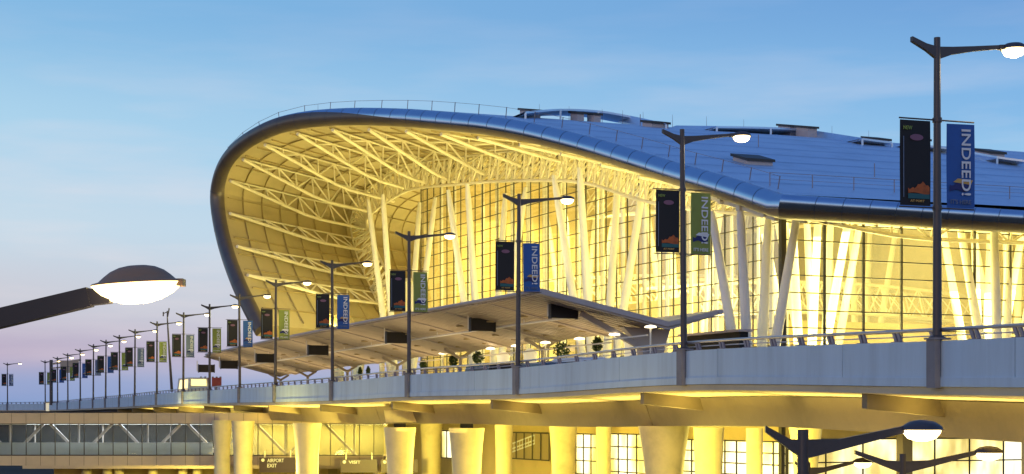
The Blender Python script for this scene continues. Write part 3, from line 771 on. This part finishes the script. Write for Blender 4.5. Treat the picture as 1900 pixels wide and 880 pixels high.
# ------------------------------------------------------------------ street lamps
def make_lamp():
    r = empty('street_lamp', (0, 0, 0), 'x', 'street lamp', 'street lamps along the viaduct parapet')
    b = MB(); b.sweep([(0, 0, -.1), (0, 0, .25), (0, 0, 8.0)], [.13, .12, .085], 12); b.lathe((0, 0, 0), [(.22, .06), (.22, .1), (.13, .14)], 12); b.build('pole', M['pole'], r, smooth=True)
    b = MB()
    def arm(pts):
        for (x0, z0, h0), (x1, z1, h1) in zip(pts[:-1], pts[1:]):
            b.hexa([(x0, -.06, z0 - h0 / 2), (x1, -.06, z1 - h1 / 2), (x1, .06, z1 - h1 / 2), (x0, .06, z0 - h0 / 2), (x0, -.06, z0 + h0 / 2), (x1, -.06, z1 + h1 / 2), (x1, .06, z1 + h1 / 2), (x0, .06, z0 + h0 / 2)])
    arm([(.0, 7.58, .34), (.45, 7.68, .20), (1.1, 7.78, .13), (2.0, 7.9, .09)]); arm([(-.78, 7.90, .13), (-.35, 7.72, .18), (0, 7.58, .34)])
    b.build('arm', M['pole'], r)
    b = MB(); b.lathe((2.38, 0, 7.86), [(.36, 0), (.33, .08), (.22, .15), (.08, .18)], 20); b.bar((1.9, 0, 7.88), (2.08, 0, 7.9), .14, .12); ho = b.build('lamp_head', M['pole'], r, smooth=True)
    b = MB(); b.lathe((2.38, 0, 7.855), [(.10, -.20), (.24, -.15), (.30, -.05), (.31, 0)], 20); b.build('lens', M['lamp'], ho, smooth=True)
    b = MB()
    for z in (3.5, 5.82): b.tube((-1.15, 0, z), (-.08, 0, z), .022, n=6); b.tube((.08, 0, z), (1.13, 0, z), .022, n=6); b.lathe((0, 0, z - .06), [(.125, 0), (.125, .12)], 10); b.brk()
    b.build_each('banner_bracket', M['pole'], r)
    return r
def banner_mb(x0, x1, z0, z1, y=0, ncx=6, ncz=10, sway=.05):
    b = MB(); rows = []
    for j in range(ncz + 1):
        z = z0 + (z1 - z0) * j / ncz; row = []
        for i in range(ncx + 1):
            t = i / ncx; x = x0 + (x1 - x0) * t
            row.append((x, y + sway * math.sin(t * 3.1 + j * .25) * math.sin(math.pi * j / ncz), z))
        rows.append(row)
    b.grid(rows); b.grid([[(p[0], p[1] + .012, p[2]) for p in r] for r in rows]); return b
def make_black():
    r = empty('banner', (0, 0, 0), 'x', 'banner', 'black banners on the street lamps')
    fab = banner_mb(-1.10, -.20, 3.54, 5.78, sway=.01).build('cloth', M['blackfab'], r)
    X, Y = (1, 0, 0), (0, 0, 1); o = (0, -.03, 0)
    text('NEW', 'heading', M['lime'], fab, o, X, Y, -1.02, -.76, 5.52, 5.62)
    b = MB(); n = 18; b.add([(-.62 + .2 * math.cos(a), -.022, 5.33 + .085 * math.sin(a)) for a in np.linspace(0, 2 * math.pi, n, endpoint=False)], [tuple(range(n))]); b.build('emblem', M['mauveprint'], fab)
    b = MB(); xs = np.linspace(-.88, -.24, 14); top = [3.98 + .17 * math.exp(-((x + .45) / .18) ** 2) + .03 * math.sin(x * 40) for x in xs]
    b.grid([[(x, -.024, 3.86 + .02 * math.cos(x * 9)) for x in xs], [(x, -.024, z) for x, z in zip(xs, top)]]); b.build('picture', M['orangeprint'], fab)
    b = MB(); b.grid([[(x, -.022, 3.72) for x in xs], [(x, -.022, 3.855) for x in xs]]); b.build('picture', M['tealprint'], fab)
    b = MB(); b.add([(-1.02, -.022, 3.75), (-.995, -.022, 3.75), (-.995, -.022, 5.35), (-1.02, -.022, 5.35)], [(0, 1, 2, 3)]); b.build('side_strip', M['greyfab'], fab)
    text('AT PORT', 'footer', M['gold'], fab, o, X, Y, -.82, -.4, 3.63, 3.69)
    return r
def make_colour(m, kind):
    r = empty('banner', (0, 0, 0), 'x', 'banner', 'coloured banners on the street lamps')
    fab = banner_mb(.29, 1.10, 3.52, 5.74, sway=.016).build('cloth', M[m], r)
    text('INDEED!', 'lettering', M['print'], fab, (.70, -.034, 5.60), (0, 0, -1), (1, 0, 0), 0, 1.75 if kind else 1.7, 0, .27)
    b = MB(); xs = np.linspace(.36, .98, 12)
    b.grid([[(x, -.022, 3.98 + .03 * math.sin(x * 14)) for x in xs], [(x, -.022, 4.12 + .10 * math.exp(-((x - .75) / .2) ** 2) + .03 * math.sin(x * 25)) for x in xs]]); b.build('picture', M['darkprint'], fab)
    b = MB(); b.add([(.46, -.025, 4.2), (.98, -.025, 4.14), (1.04, -.025, 4.26), (.60, -.025, 4.30)], [(0, 1, 2, 3)]); b.build('picture', M['gold'] if kind else M['print'], fab)
    text("IT'S HERE", 'footer', M['print'] if not kind else M['greyfab'], fab, (0, -.034, 0), (1, 0, 0), (0, 0, 1), .38, .98, 3.62, 3.74)
    return r
num = ['first', 'second', 'third', 'fourth', 'fifth', 'sixth', 'seventh', 'eighth', 'ninth', 'tenth', 'eleventh', 'twelfth', 'thirteenth', 'fourteenth', 'fifteenth', 'sixteenth', 'seventeenth', 'eighteenth', 'nineteenth']
lamp0 = make_lamp(); blk0 = make_black(); blu0 = make_colour('bluefab', 1); grn0 = make_colour('greenfab', 0); gry0 = make_colour('greyfab', 0)
used = set()
def place(src, loc, rz, label):
    o = src if src.name not in used else copy_tree(src); used.add(src.name)
    o.location = loc; o.rotation_euler = (random.uniform(-.006, .006), random.uniform(-.008, .008), rz + (random.uniform(-.08, .08) if 'banner' in src.name else 0)); o['label'] = label; return o
RZ = math.atan2(.4104, .9119) * .8
for k, (x, y) in enumerate(stp):
    z = ZT[k] + EYE; rz = RZ + random.uniform(-.04, .04)
    if k == 0: wh = 'tallest street lamp nearest the camera, at the right edge'
    elif k == 18: wh = 'lone street lamp at the far left edge of the viaduct'
    else: wh = '%s street lamp from the right on the viaduct parapet' % num[k]
    place(lamp0, (x, y, z), rz, 'dark grey ' + wh)
    side = 'on the %s street lamp from the right' % num[k] if 0 < k < 18 else ('on the big nearest street lamp' if k == 0 else 'on the lone lamp at the far left')
    place(blk0, (x, y - .02, z), rz, 'black hanging banner ' + side)
    if k in (8, 10, 13, 18): src, cn_ = gry0, 'grey blue'
    elif k % 2 == 0: src, cn_ = blu0, 'blue'
    else: src, cn_ = grn0, 'green'
    place(src, (x, y - .02, z), rz, '%s hanging banner with white vertical letters %s' % (cn_, side))

# ------------------------------------------------------------------ near lamp (left foreground)
D = 16.0; base = PX(-170, HOR, D); base.z = 0
r = empty('street_lamp', base, 'large glowing street lamp on a dark boxed arm, close to the camera at left', 'street lamp')
b = MB(); top = PX(-170, 628, D); b.sweep([base, top], [.17, .12], 14); b.build('pole', M['pole'], r, smooth=True)
b = MB(); a0, a1 = PX(-172, 632, D), PX(178, 549, D)
b.bar(a0, a0.lerp(a1, .97), .16, .19); b.bar(PX(160, 553, D), PX(205, 548, D), .14, .16)
b.build('arm', M['armdark'], r)
hc = PX(254, 533, D); px = D / F
def dome(prof, zsq=1):   # elongated body along x
    bb = MB(); rows = []
    for (rx, dz) in prof:
        rows.append([hc + Vector((math.cos(a) * rx * px, math.sin(a) * rx * px * .55, dz * px + math.cos(a) * rx * px * .06)) for a in np.linspace(0, 2 * math.pi, 29)])
    bb.grid(rows); return bb
b = dome([(86, 6), (84, 9), (72, 12), (62, 21), (50, 30), (34, 37), (18, 40), (.5, 41)]); b.box(hc.x + 76 * px, hc.x + 88 * px, hc.y - .08, hc.y + .08, hc.z + 2 * px, hc.z + 15 * px)
ho = b.build('lamp_head', M['head'], r, smooth=True)
dome([(85, 5.5), (80, -2), (68, -13), (46, -24), (24, -30), (.5, -31)]).build('lens', M['lampbig'], ho, smooth=True)
point('near_lamp_light', hc + Vector((0, -.1, -.45)), 60, (1, .8, .45), .15)

for k_ in (0, 1, 2):
    x_, y_ = stp[k_]; point('street_lamp_light', (x_ + 2.38 * math.cos(RZ), y_ + 2.38 * math.sin(RZ), ZT[k_] + EYE + 7.5), 120, (1, .78, .42), .12)
# lower right lamps, standing on the ground beside the road
def ground_lamp(x, ytop, d, larm, rarm, lit, label, right_head=True, rise=.25, thick=1.0):
    bx = PX(x, HOR, d); bx.z = 0; top = PX(x, ytop, d); zt = top.z
    r = empty('street_lamp', bx, label, 'street lamp')
    b = MB(); b.sweep([bx, (bx.x, bx.y, zt)], [.14 * thick, .10 * thick], 12); b.build('pole', M['pole'], r, smooth=True)
    j = Vector((bx.x, bx.y, zt - .36)); b = MB()
    for L_, sg_ in ((larm, -1), (rarm, 1)):
        if L_ <= 0: continue
        m = j + Vector((sg_ * L_ * .35, 0, rise * .35)); e = j + Vector((sg_ * L_, 0, rise + .12))
        for (p, h0), (q_, h1) in (((j, .36 * thick), (m, .20 * thick)), ((m, .20 * thick), (e, .12 * thick))):
            w = Vector((0, .07, 0)); b.hexa([p - w - Vector((0, 0, h0 / 2)), q_ - w - Vector((0, 0, h1 / 2)), q_ + w - Vector((0, 0, h1 / 2)), p + w - Vector((0, 0, h0 / 2)),
                                           p - w + Vector((0, 0, h0 / 2)), q_ - w + Vector((0, 0, h1 / 2)), q_ + w + Vector((0, 0, h1 / 2)), p + w + Vector((0, 0, h0 / 2))])
    b.build('arm', M['pole'], r)
    for sg_, L_, on in ((1, rarm, lit), (-1, larm, 'L' in lit)):
        if not on or L_ < 1: continue
        c = j + Vector((sg_ * (L_ + .28), 0, rise + .1)); b = MB(); b.lathe(c, [(.38, 0), (.35, .07), (.22, .15), (.06, .18)], 20); ho = b.build('lamp_head', M['pole'], r, smooth=True)
        b = MB(); b.lathe(c + Vector((0, 0, -.004)), [(.10, -.20), (.25, -.15), (.33, -.05), (.34, 0)], 20); b.build('lens', M['lamp'] if 'lit' in lit else M['kiosk'], ho, smooth=True)
ground_lamp(1490, 797, 29, .68, 1.85, 'lit', 'lower street lamp with a glowing head in front of the brown girder at lower right', thick=1.0)
ground_lamp(1675, 842, 42, 1.25, 1.95, 'lit', 'street lamp with curved arms and a lamp at lower right, behind the glowing one', rise=.28, thick=.9)
ground_lamp(1499, 858, 60, .5, 1.75, 'unlit', 'unlit lower street lamp partly hidden behind the glowing lower right lamp pole', rise=.25, thick=.9)

# ------------------------------------------------------------------ footbridge
DB = 140.0
fb = empty('footbridge', (-30, DB, 0), 'enclosed glass footbridge with diagonal bracing passing under the elevated road', 'footbridge')
zy = lambda y: (HOR - y) / F * DB + EYE
x0, x1 = (-140 - 950) / F * DB, (712 - 950) / F * DB
b = MB(); b.box(x0, x1, DB, DB + 4.2, zy(786), zy(766.5)); b.build('roof_fascia', M['fascia'], fb)
b = MB(); b.box(x0, x1, DB, DB + 4.2, zy(864), zy(846)); b.build('floor_fascia', M['fascia'], fb)
b = MB(); b.add([(x0, DB + .15, zy(846)), (x1, DB + .15, zy(846)), (x1, DB + .15, zy(786)), (x0, DB + .15, zy(786))], [(0, 1, 2, 3)]); b.add([(x0, DB + 4, zy(846)), (x1, DB + 4, zy(846)), (x1, DB + 4, zy(786)), (x0, DB + 4, zy(786))], [(0, 1, 2, 3)]); gl = b.build('glass_wall', M['glass_dark'], fb)
b = MB()
for k in range(34):
    x = x0 + k * 1.255
    if x < x1: b.box(x - .035, x + .035, DB + .02, DB + .1, zy(847), zy(785)); b.box(x - .012, x + .012, DB - .012, DB + .018, zy(864), zy(846.5)); b.box(x - .012, x + .012, DB - .012, DB + .018, zy(785.5), zy(767))
b.box(x0, x1, DB + .01, DB + .12, zy(787.5), zy(785)); b.box(x0, x1, DB + .01, DB + .12, zy(846.5), zy(844)); b.build('mullion', M['frame'], gl)
b = MB(); b.box(x0, (392 - 950) / F * DB, DB + .6, DB + .66, zy(845), zy(823)); b.build('balustrade', M['frost'], fb)
b = MB(); b.box(x0, (392 - 950) / F * DB, DB + .55, DB + .71, zy(823), zy(821.5)); b.build('balustrade_rail', M['print'], fb)
for k in range(8):
    b = MB(); xa = x0 + 1.2 + k * 6.0
    if xa + 5 > x1: break
    b.bar((xa, DB + 1.4, zy(846)), (xa + 2.7, DB + 1.4, zy(787)), .22, .22); b.bar((xa + 3.3, DB + 1.4, zy(787)), (xa + 6.0, DB + 1.4, zy(846)), .22, .22)
    b.bar((xa + 5.9, DB + 1.0, zy(846)), (xa + 5.9, DB + 1.0, zy(787)), .14, .14); b.bar((xa + 1.5, DB + 3, zy(846)), (xa + 1.5, DB + 3, zy(787)), .1, .1)
    b.build('brace', M['canopysteel'], fb)
b = MB(); b.box((398 - 950) / F * DB, x1, DB + 4.05, DB + 4.2, zy(846), zy(786)); b.build('back_panel', M['wall'], fb)
area('bridge_light', ((250 - 950) / F * DB, DB + 2, zy(788)), 20, 1100, (.75, .88, 1), ((250 - 950) / F * DB, DB + 1.2, 0), 1.0)
area('bridge_light', ((560 - 950) / F * DB, DB + 2, zy(788)), 14, 3600, YEL, ((560 - 950) / F * DB, DB + 3.5, 0), 1.0)
for x in (-120, 395 + 30, 700):
    b = MB(); xx = (x - 950) / F * DB; b.tube((xx, DB + 2, 0), (xx, DB + 2, zy(864)), .55, n=16); b.build('support_column', M['column'], fb, smooth=True)
b = MB(); b.box(x0, x1, DB + 1.9, DB + 2.1, zy(788), zy(786.5)); b.build('strip_light', mat('strip_light', (.9, .9, .8), emit=(1, .85, .5), estr=1.2), fb)

# low lit service building behind the footbridge and its columns
sb = empty('service_building', (-28, 168, 0), 'low yellow-lit building with round columns seen beneath the glass footbridge', 'building')
DS = 168.; zs = lambda y: (HOR - y) / F * DS + EYE; xs_ = lambda x: (x - 950) / F * DS
b = MB(); b.box(xs_(100), xs_(760), DS, DS + 9, 0, zs(862)); b.build('wall', M['wall'], sb)
b = MB(); b.box(xs_(60), xs_(770), DS - 3.4, DS + 9.2, zs(868), zs(857)); b.build('roof', M['fascia'], sb)
for x in (168, 206, 228, 290, 345, 372):
    b = MB(); b.tube((xs_(x), DS - 1.6, 0), (xs_(x), DS - 1.6, zs(868)), .5, n=16); b.build('column', M['column'], sb, smooth=True)
b = MB(); b.box(xs_(609), xs_(626), DS - .08, DS - .003, 0, zs(869)); b.build('door', M['rib'], sb)
# direction signs below
for x0_, x1_, y0_, y1_, lines, lab in ((481, 549, 849, 877, ('AIRPORT', 'EXIT'), 'dark direction sign with two lines of white words, between two yellow piers'),
                                  (632, 700, 853, 877, ('VISIT',), 'dark direction sign with a single short white word, right of the wide yellow pier'),
                                  (707, 775, 853, 877, ('LIFT', 'EXIT'), 'dark direction sign partly hidden behind the bearing pier')):
    d = 134.; c = PX((x0_ + x1_) / 2, y1_, d); A = PX(x0_, y1_, d); B = PX(x1_, y0_, d)
    r = empty('direction_sign', c, lab, 'sign', 'direction signs under the viaduct')
    b = MB(); b.box(A.x, B.x, d, d + .2, A.z, B.z); pn = b.build('board', M['signbrown'], r)
    b = MB(); b.box(A.x + .4, A.x + .5, d + .05, d + .15, B.z, B.z + .6); b.box(B.x - .5, B.x - .4, d + .05, d + .15, B.z, B.z + .6); b.build('hanger', M['steel'], r)
    H = B.z - A.z; Wd = B.x - A.x
    pl = pn.matrix_world.translation; oo = Vector((A.x, d - .01, A.z)) - c
    for k, t_ in enumerate(lines): text(t_, 'lettering', M['print'], pn, oo, (1, 0, 0), (0, 0, 1), Wd * .22, Wd * (.22 + .065 * len(t_)), H * (.68 - .34 * k), H * (.92 - .34 * k), .02)
    b = MB(); n = 14; b.add([(A.x + Wd * .1 + .14 * math.cos(a), d - .02, A.z + H * .82 + .14 * math.sin(a)) for a in np.linspace(0, 2 * math.pi, n, endpoint=False)], [tuple(range(n))]); b.build('symbol', M['print'], pn)

# ------------------------------------------------------------------ things on the elevated road
def deck_z(x, y): s = s_of(x, y); return float(np.interp(s, sg, pc[:, 2])) - 1.10 + EYE
# kerb lamps: short posts with a disc head and a side rail
spots = [(1207, 608, 88), (1140, 622, 93), (1075, 630, 98), (1012, 637, 103), (957, 643, 109), (910, 648, 114), (822, 657, 125), (747, 667, 136), (652, 678, 150)]
kl = None
for k, (x, y, d) in enumerate(spots):
    p = PX(x, y, d); zb = 1.12 + EYE; h = p.z - zb
    r = empty('kerb_lamp', (p.x, p.y, zb), '%s of the small disc-topped lamps in the row beneath the kerb canopy' % (['rightmost'] + [n + ' from right' for n in num[1:8]] + ['leftmost'])[k], 'kerb lamp', 'disc lamps under the canopy')
    b = MB(); b.tube((p.x, p.y, zb), (p.x, p.y, p.z), .05, n=8); b.build('post', M['steel'], r)
    b = MB(); b.lathe(p, [(.12, -.03), (.34, 0), (.30, .08), (.05, .14)], 16); b.build('lamp_cap', M['disc'], r, smooth=True)
    b = MB(); e = Vector((U2[0], U2[1], 0)); b.bar(p + e * .3 - Vector((0, 0, .4)), p + e * 5.5 - Vector((0, 0, .45)), .06, .08); b.build('side_rail', M['steel'], r)
for k, (x, y, d, w) in enumerate(((1173, 633, 95, .55), (984, 655, 107, .52), (934, 660, 112, .5))):
    p = PX(x, y, d); zb = 1.12 + EYE; r_ = w
    r = empty('information_kiosk', (p.x, p.y, zb), 'pale glowing round-topped kiosk on the kerb, %s' % ('rightmost, beside the canopy column', 'middle of three', 'leftmost of three')[k], 'kiosk', 'round-topped kiosks on the kerb')
    b = MB(); zt = p.z - zb + r_ * .6; b.lathe((p.x, p.y, zb), [(r_ * .8, 0), (r_ * .85, zt - r_), (r_ * .98, zt - r_ * .6), (r_ * .8, zt - .25), (r_ * .45, zt - .07), (.05, zt)], 18); b.build('shell', M['kiosk'], r, smooth=True)
    b = MB(); b.lathe((p.x, p.y, zb + .9), [(r_ + .02, 0), (r_ + .02, .12)], 18); b.build('band', M['frame'], r)
# potted shrubs
def shrub(x, y, d, hh, lab, w=.45):
    p = PX(x, y, d); zb = 1.12 + EYE; r = empty('potted_shrub', (p.x, p.y, zb), lab, 'plant', 'shrubs under the canopy')
    b = MB(); b.lathe((p.x, p.y, zb), [(.28, 0), (.36, .5), (.36, .55)], 14); b.build('pot', M['pot'], r)
    b = MB(); b.tube((p.x, p.y, zb + .5), (p.x, p.y, p.z), .05, .03, n=6); b.build('stem', M['rib'], r)
    b = MB(); rnd = random.Random(int(x))
    for _ in range(260):
        th, ph = rnd.uniform(0, 6.283), rnd.uniform(-1, 1); rr = w * rnd.uniform(.4, 1) ; c = Vector((p.x + rr * math.cos(th) * math.sqrt(1 - ph * ph), p.y + rr * math.sin(th) * math.sqrt(1 - ph * ph), p.z + hh * ph * rnd.uniform(.5, 1)))
        a = Vector((rnd.uniform(-1, 1), rnd.uniform(-1, 1), rnd.uniform(-1, 1))).normalized() * .12; q_ = a.cross(Vector((rnd.uniform(-1, 1), rnd.uniform(-1, 1), 1))).normalized() * .06
        b.add([c - a, c + q_, c + a, c - q_], [(0, 1, 2, 3)])
    b.build('foliage', M['leaf'], r)
for x, y, d, hh, lab, w in ((1042, 650, 100, .6, 'bushy dark green shrub under the canopy right of the kiosks', .55), (887, 664, 116, .5, 'rounded brown-green shrub left of the kiosks', .45),
                         (841, 670, 124, .5, 'rounded shrub halfway along the canopy', .4), (785, 677, 130, .4, 'small shrub just left of a lamp pole base under the canopy', .3), (668, 690, 146, .45, 'narrow dark shrub at the far left part of the canopy', .2), (683, 689, 144, .45, 'narrow dark shrub, second of the pair far left under the canopy', .2), (1108, 640, 97, .5, 'dark shrub left of the rightmost kiosk', .35)):
    shrub(x, y, d, hh, lab, w)
# vans and cars waiting at the kerb
def vehicle(x, d, L_, Wd, H, paint, name, lab, cat, slant=.8, winm=None):
    c = PX(x, HOR, d); z = deck_z(c.x, c.y); r = empty(name, (c.x, c.y, z), lab, cat, 'vehicles on the elevated road')
    r.rotation_euler = (0, 0, 0); ang = math.atan2(U2[1], U2[0]); ex, ey = Vector((math.cos(ang), math.sin(ang), 0)), Vector((-math.sin(ang), math.cos(ang), 0)); o = Vector((c.x, c.y, z))
    P = lambda a, b_, c_: o + ex * a + ey * b_ + Vector((0, 0, c_))
    b = MB(); w = Wd / 2; l = L_ / 2; bl = H * .52
    prof = [(-l, .35), (-l, bl), (-l + .15 * slant, bl + .05), (-l + .45 * slant, H - .12), (-l + .8 * slant, H), (l - 1.6 * slant, H), (l - 1.2 * slant, H - .1), (l - .45 * slant - .3, bl + .06), (l - .1, bl - .1), (l, .4)]
    n = len(prof); vs = []
    for sgn, iny in ((-1, 0), (1, 0)):
        for a, h in prof: tuck = .16 * max(0, (h - bl)) / (H - bl + .01); vs.append(P(a, sgn * (w - tuck), h))
    fs = [(i, (i + 1) % n, n + (i + 1) % n, n + i) for i in range(n)] + [tuple(range(n))[::-1], tuple(range(n, 2 * n))]; b.add(vs, fs); body = b.build('body', paint, r)
    b = MB()
    for sgn in (-1, 1):
        y = sgn * (w - .055); b.hexa([P(-l + .7, y - .03 * sgn, bl + .08), P(l - 1.3, y - .03 * sgn, bl + .08), P(l - 1.3, y + .06 * sgn, bl + .08), P(-l + .7, y + .06 * sgn, bl + .08), P(-l + 1.0, y - .12 * sgn, H - .22), P(l - 1.7, y - .12 * sgn, H - .22), P(l - 1.7, y - .03 * sgn, H - .22), P(-l + 1.0, y - .03 * sgn, H - .22)])
    b.hexa([P(-l - .02 + .1, -w + .25, bl + .1), P(-l - .02 + .1, w - .25, bl + .1), P(-l + .3, w - .25, bl + .1), P(-l + .3, -w + .25, bl + .1), P(-l + .36 * slant, -w + .3, H - .2), P(-l + .36 * slant, w - .3, H - .2), P(-l + .6, w - .3, H - .2), P(-l + .6, -w + .3, H - .2)])
    b.build('side_windows', winm or M['frame'], r)
    for a in (-l + .85, l - .85):
        for sgn in (-1, 1):
            b = MB(); b.tube(P(a, sgn * (w - .2), .34), P(a, sgn * (w + .01), .34), .34, n=16); b.build('wheel', M['tyre'], r)
    return r
vehicle(1070, 87, 4.9, 1.85, 1.95, M['vanpaint'], 'parked_van', 'white van waiting beside the parapet behind the rail', 'van')
vehicle(1005, 80.5, 4.4, 1.75, 1.5, M['carpaint'], 'parked_car', 'dark car behind the rail to the right of the third lamp', 'car')
vehicle(905, 97, 4.8, 1.85, 1.95, M['carpaint'], 'parked_van', 'dark van behind the rail left of the third lamp', 'van')
vehicle(357, 184, 6.5, 2.3, 3.0, M['buspaint'], 'coach', 'cream coach with glowing windows far along the elevated road', 'bus', slant=.4, winm=M['litwin'])
# dark red twin display beyond the canopy
r = empty('display_board', PX(391, 722, 186), 'dark red twin display board standing beyond the end of the canopy', 'display board')
b = MB(); a, c = PX(371, 717, 186), PX(389, 701, 186); b.box(a.x, c.x, 186, 186.4, a.z, c.z); a, c = PX(393, 718, 186), PX(410, 701, 186); b.box(a.x, c.x, 186, 186.4, a.z, c.z); bo = b.build('panel', M['redled'], r)
b = MB()
for x in (373, 381, 389, 395, 402, 409):
    b.tube(PX(x, 701, 186.2), PX(x, 699, 186.2), .12, n=8)
for x in (378, 402): b.tube(PX(x, 735, 186.2), PX(x, 716, 186.2), .12, n=8)
b.build('support', M['pole'], r)
# mast with instruments
r = empty('instrument_mast', PX(319, 727, 172), 'thin leaning mast topped with small instruments between the tenth and ninth lamps', 'mast')
b = MB(); b.sweep([PX(319, 727, 172), PX(314, 650, 172), PX(311, 600, 172), PX(310, 577, 172)], [.16, .11, .08, .05], 8); b.build('pole', M['pole'], r, smooth=True)
b = MB(); b.bar(PX(303, 582, 172), PX(313, 578, 172), .08, .08); b.bar(PX(303, 587, 172), PX(303, 579, 172), .1, .12); b.bar(PX(311, 588, 172), PX(314, 572, 172), .2, .1); b.build('instruments', M['pole'], r)
# gantry and booth at the far end
r = empty('overhead_gantry', PX(95, 752, 292), 'brown overhead sign gantry crossing the far end of the elevated road', 'gantry')
b = MB(); b.tube(PX(95, 752, 292), PX(95, 668, 292), .3, n=10); b.build('pole', M['pole'], r)
b = MB(); b.bar(PX(92, 676, 292), PX(150, 668, 292), .3, .35); b.bar(PX(92, 684, 292), PX(130, 680, 292), .25, .25); b.build('beam', M['fascia'], r)
b = MB(); a, c = PX(112, 692, 291.6), PX(146, 669, 291.6); b.box(a.x, c.x, 291.5, 291.8, a.z, c.z); b.build('sign_panel', M['fascia'], r)
r = empty('toll_booth', PX(94, 763, 297), 'small beige lit booth at the foot of the far gantry', 'booth')
b = MB(); a, c = PX(88, 763, 297), PX(100, 748, 297); b.box(a.x, c.x, 296, 298, a.z, c.z); b.build('wall', M['kiosk'], r)
b = MB(); b.box(a.x - .15, c.x + .15, 295.8, 298.2, c.z, c.z + .2); b.build('roof', M['fascia'], r)

# ------------------------------------------------------------------ lamps' light and an added fill
K = 1.0
for u in (95, 118, 141):           # hall, shining up and across
    area('hall_uplight', W(u, 70, 5.0), 9, 4600 * K * 1.6, HALL, W(u - 3, 66, 25), 16)
    area('hall_downlight', W(u, 68, ceil_z(u, 68) - 3.6), 12, 3500 * K * 1.6, HALL, W(u, 68, 0), 14)
area('hall_front_light', W(97, 62.5, 2.5), 5, 4200 * K * 1.6, HALL, W(90, 60, 9), 8)
area('hall_uplight_end', W(93, 86, 5.0), 8, 4200 * K * 1.6, HALL, W(93, 86, 25), 14)
area('hall_downlight_end', W(96, 84, 9.5), 8, 3600 * K * 1.6, HALL, W(96, 84, 0), 16)
for u in (92, 110, 130, 148):      # floodlights on the canopy roof, aimed at the curled ceiling
    area('canopy_floodlight', W(u, 47.5, 7.4), 2.0, 2100 * K, YEL, W(u + 12, 46, 26), 5)
area('canopy_floodlight', W(160, 52, 6.5), 3, 3800 * K, YEL, W(158, 45, 20), 6)
area('curl_floodlight', W(158, 62, 5), 4, 5000 * K, YEL, W(158, 66, 22), 8)
area('deep_fill_light', W(172, 72, 6.5), 6, 9000 * K, YEL, W(176, 70, 24), 10)  # unseen fill added to brighten the dark inner end of the ceiling
for u in (88, 103, 118, 133, 148, 163):   # under the canopy
    area('kerb_light', W(u, 43, 1.4), 3.0, 420 * K, WARM, W(u, 42.8, 8), 14)
for x, d, p in ((1560, 78, 5000), (1290, 84, 6000), (1100, 92, 6000), (930, 101, 6000), (800, 114, 6000), (660, 122, 6000), (500, 116, 2600), (330, 158, 4000)):
    c = PX(x, HOR, d); point('underpass_light', (c.x, c.y, 3.0), p * K, PIER, .5)
for s_ in np.arange(20, 190, 15):
    p0_ = off(s_, 1.75, -3.2); ul = area('girder_uplight', p0_, .8, 230 * K, (1, .74, .16), p0_ + Vector((0, 0, 1)), 14, spread=math.radians(75))
    q_ = onpath(s_)[1]; Yx = Vector((q_[0], q_[1], 0)); Zx = Vector((0, 0, -1)); Xx = Yx.cross(Zx); mm = Matrix((Xx, Yx, Zx)).transposed().to_4x4(); mm.translation = p0_; ul.matrix_world = mm
point('roadside_light', PX(1345, HOR, 62) + Vector((0, 0, -4)), 900, PIER, .4); point('roadside_light', PX(930, HOR, 82) + Vector((0, 0, -4)), 900, PIER, .4)
for x, d in ((60, 122), (260, 126), (1850, 50), (1560, 60), (1150, 70), (850, 84), (640, 104), (480, 122)):
    c = PX(x, HOR, d); point('roadside_light', (c.x - 3, c.y - 9, 2.5), 620 * K, (1, .76, .3), .5)
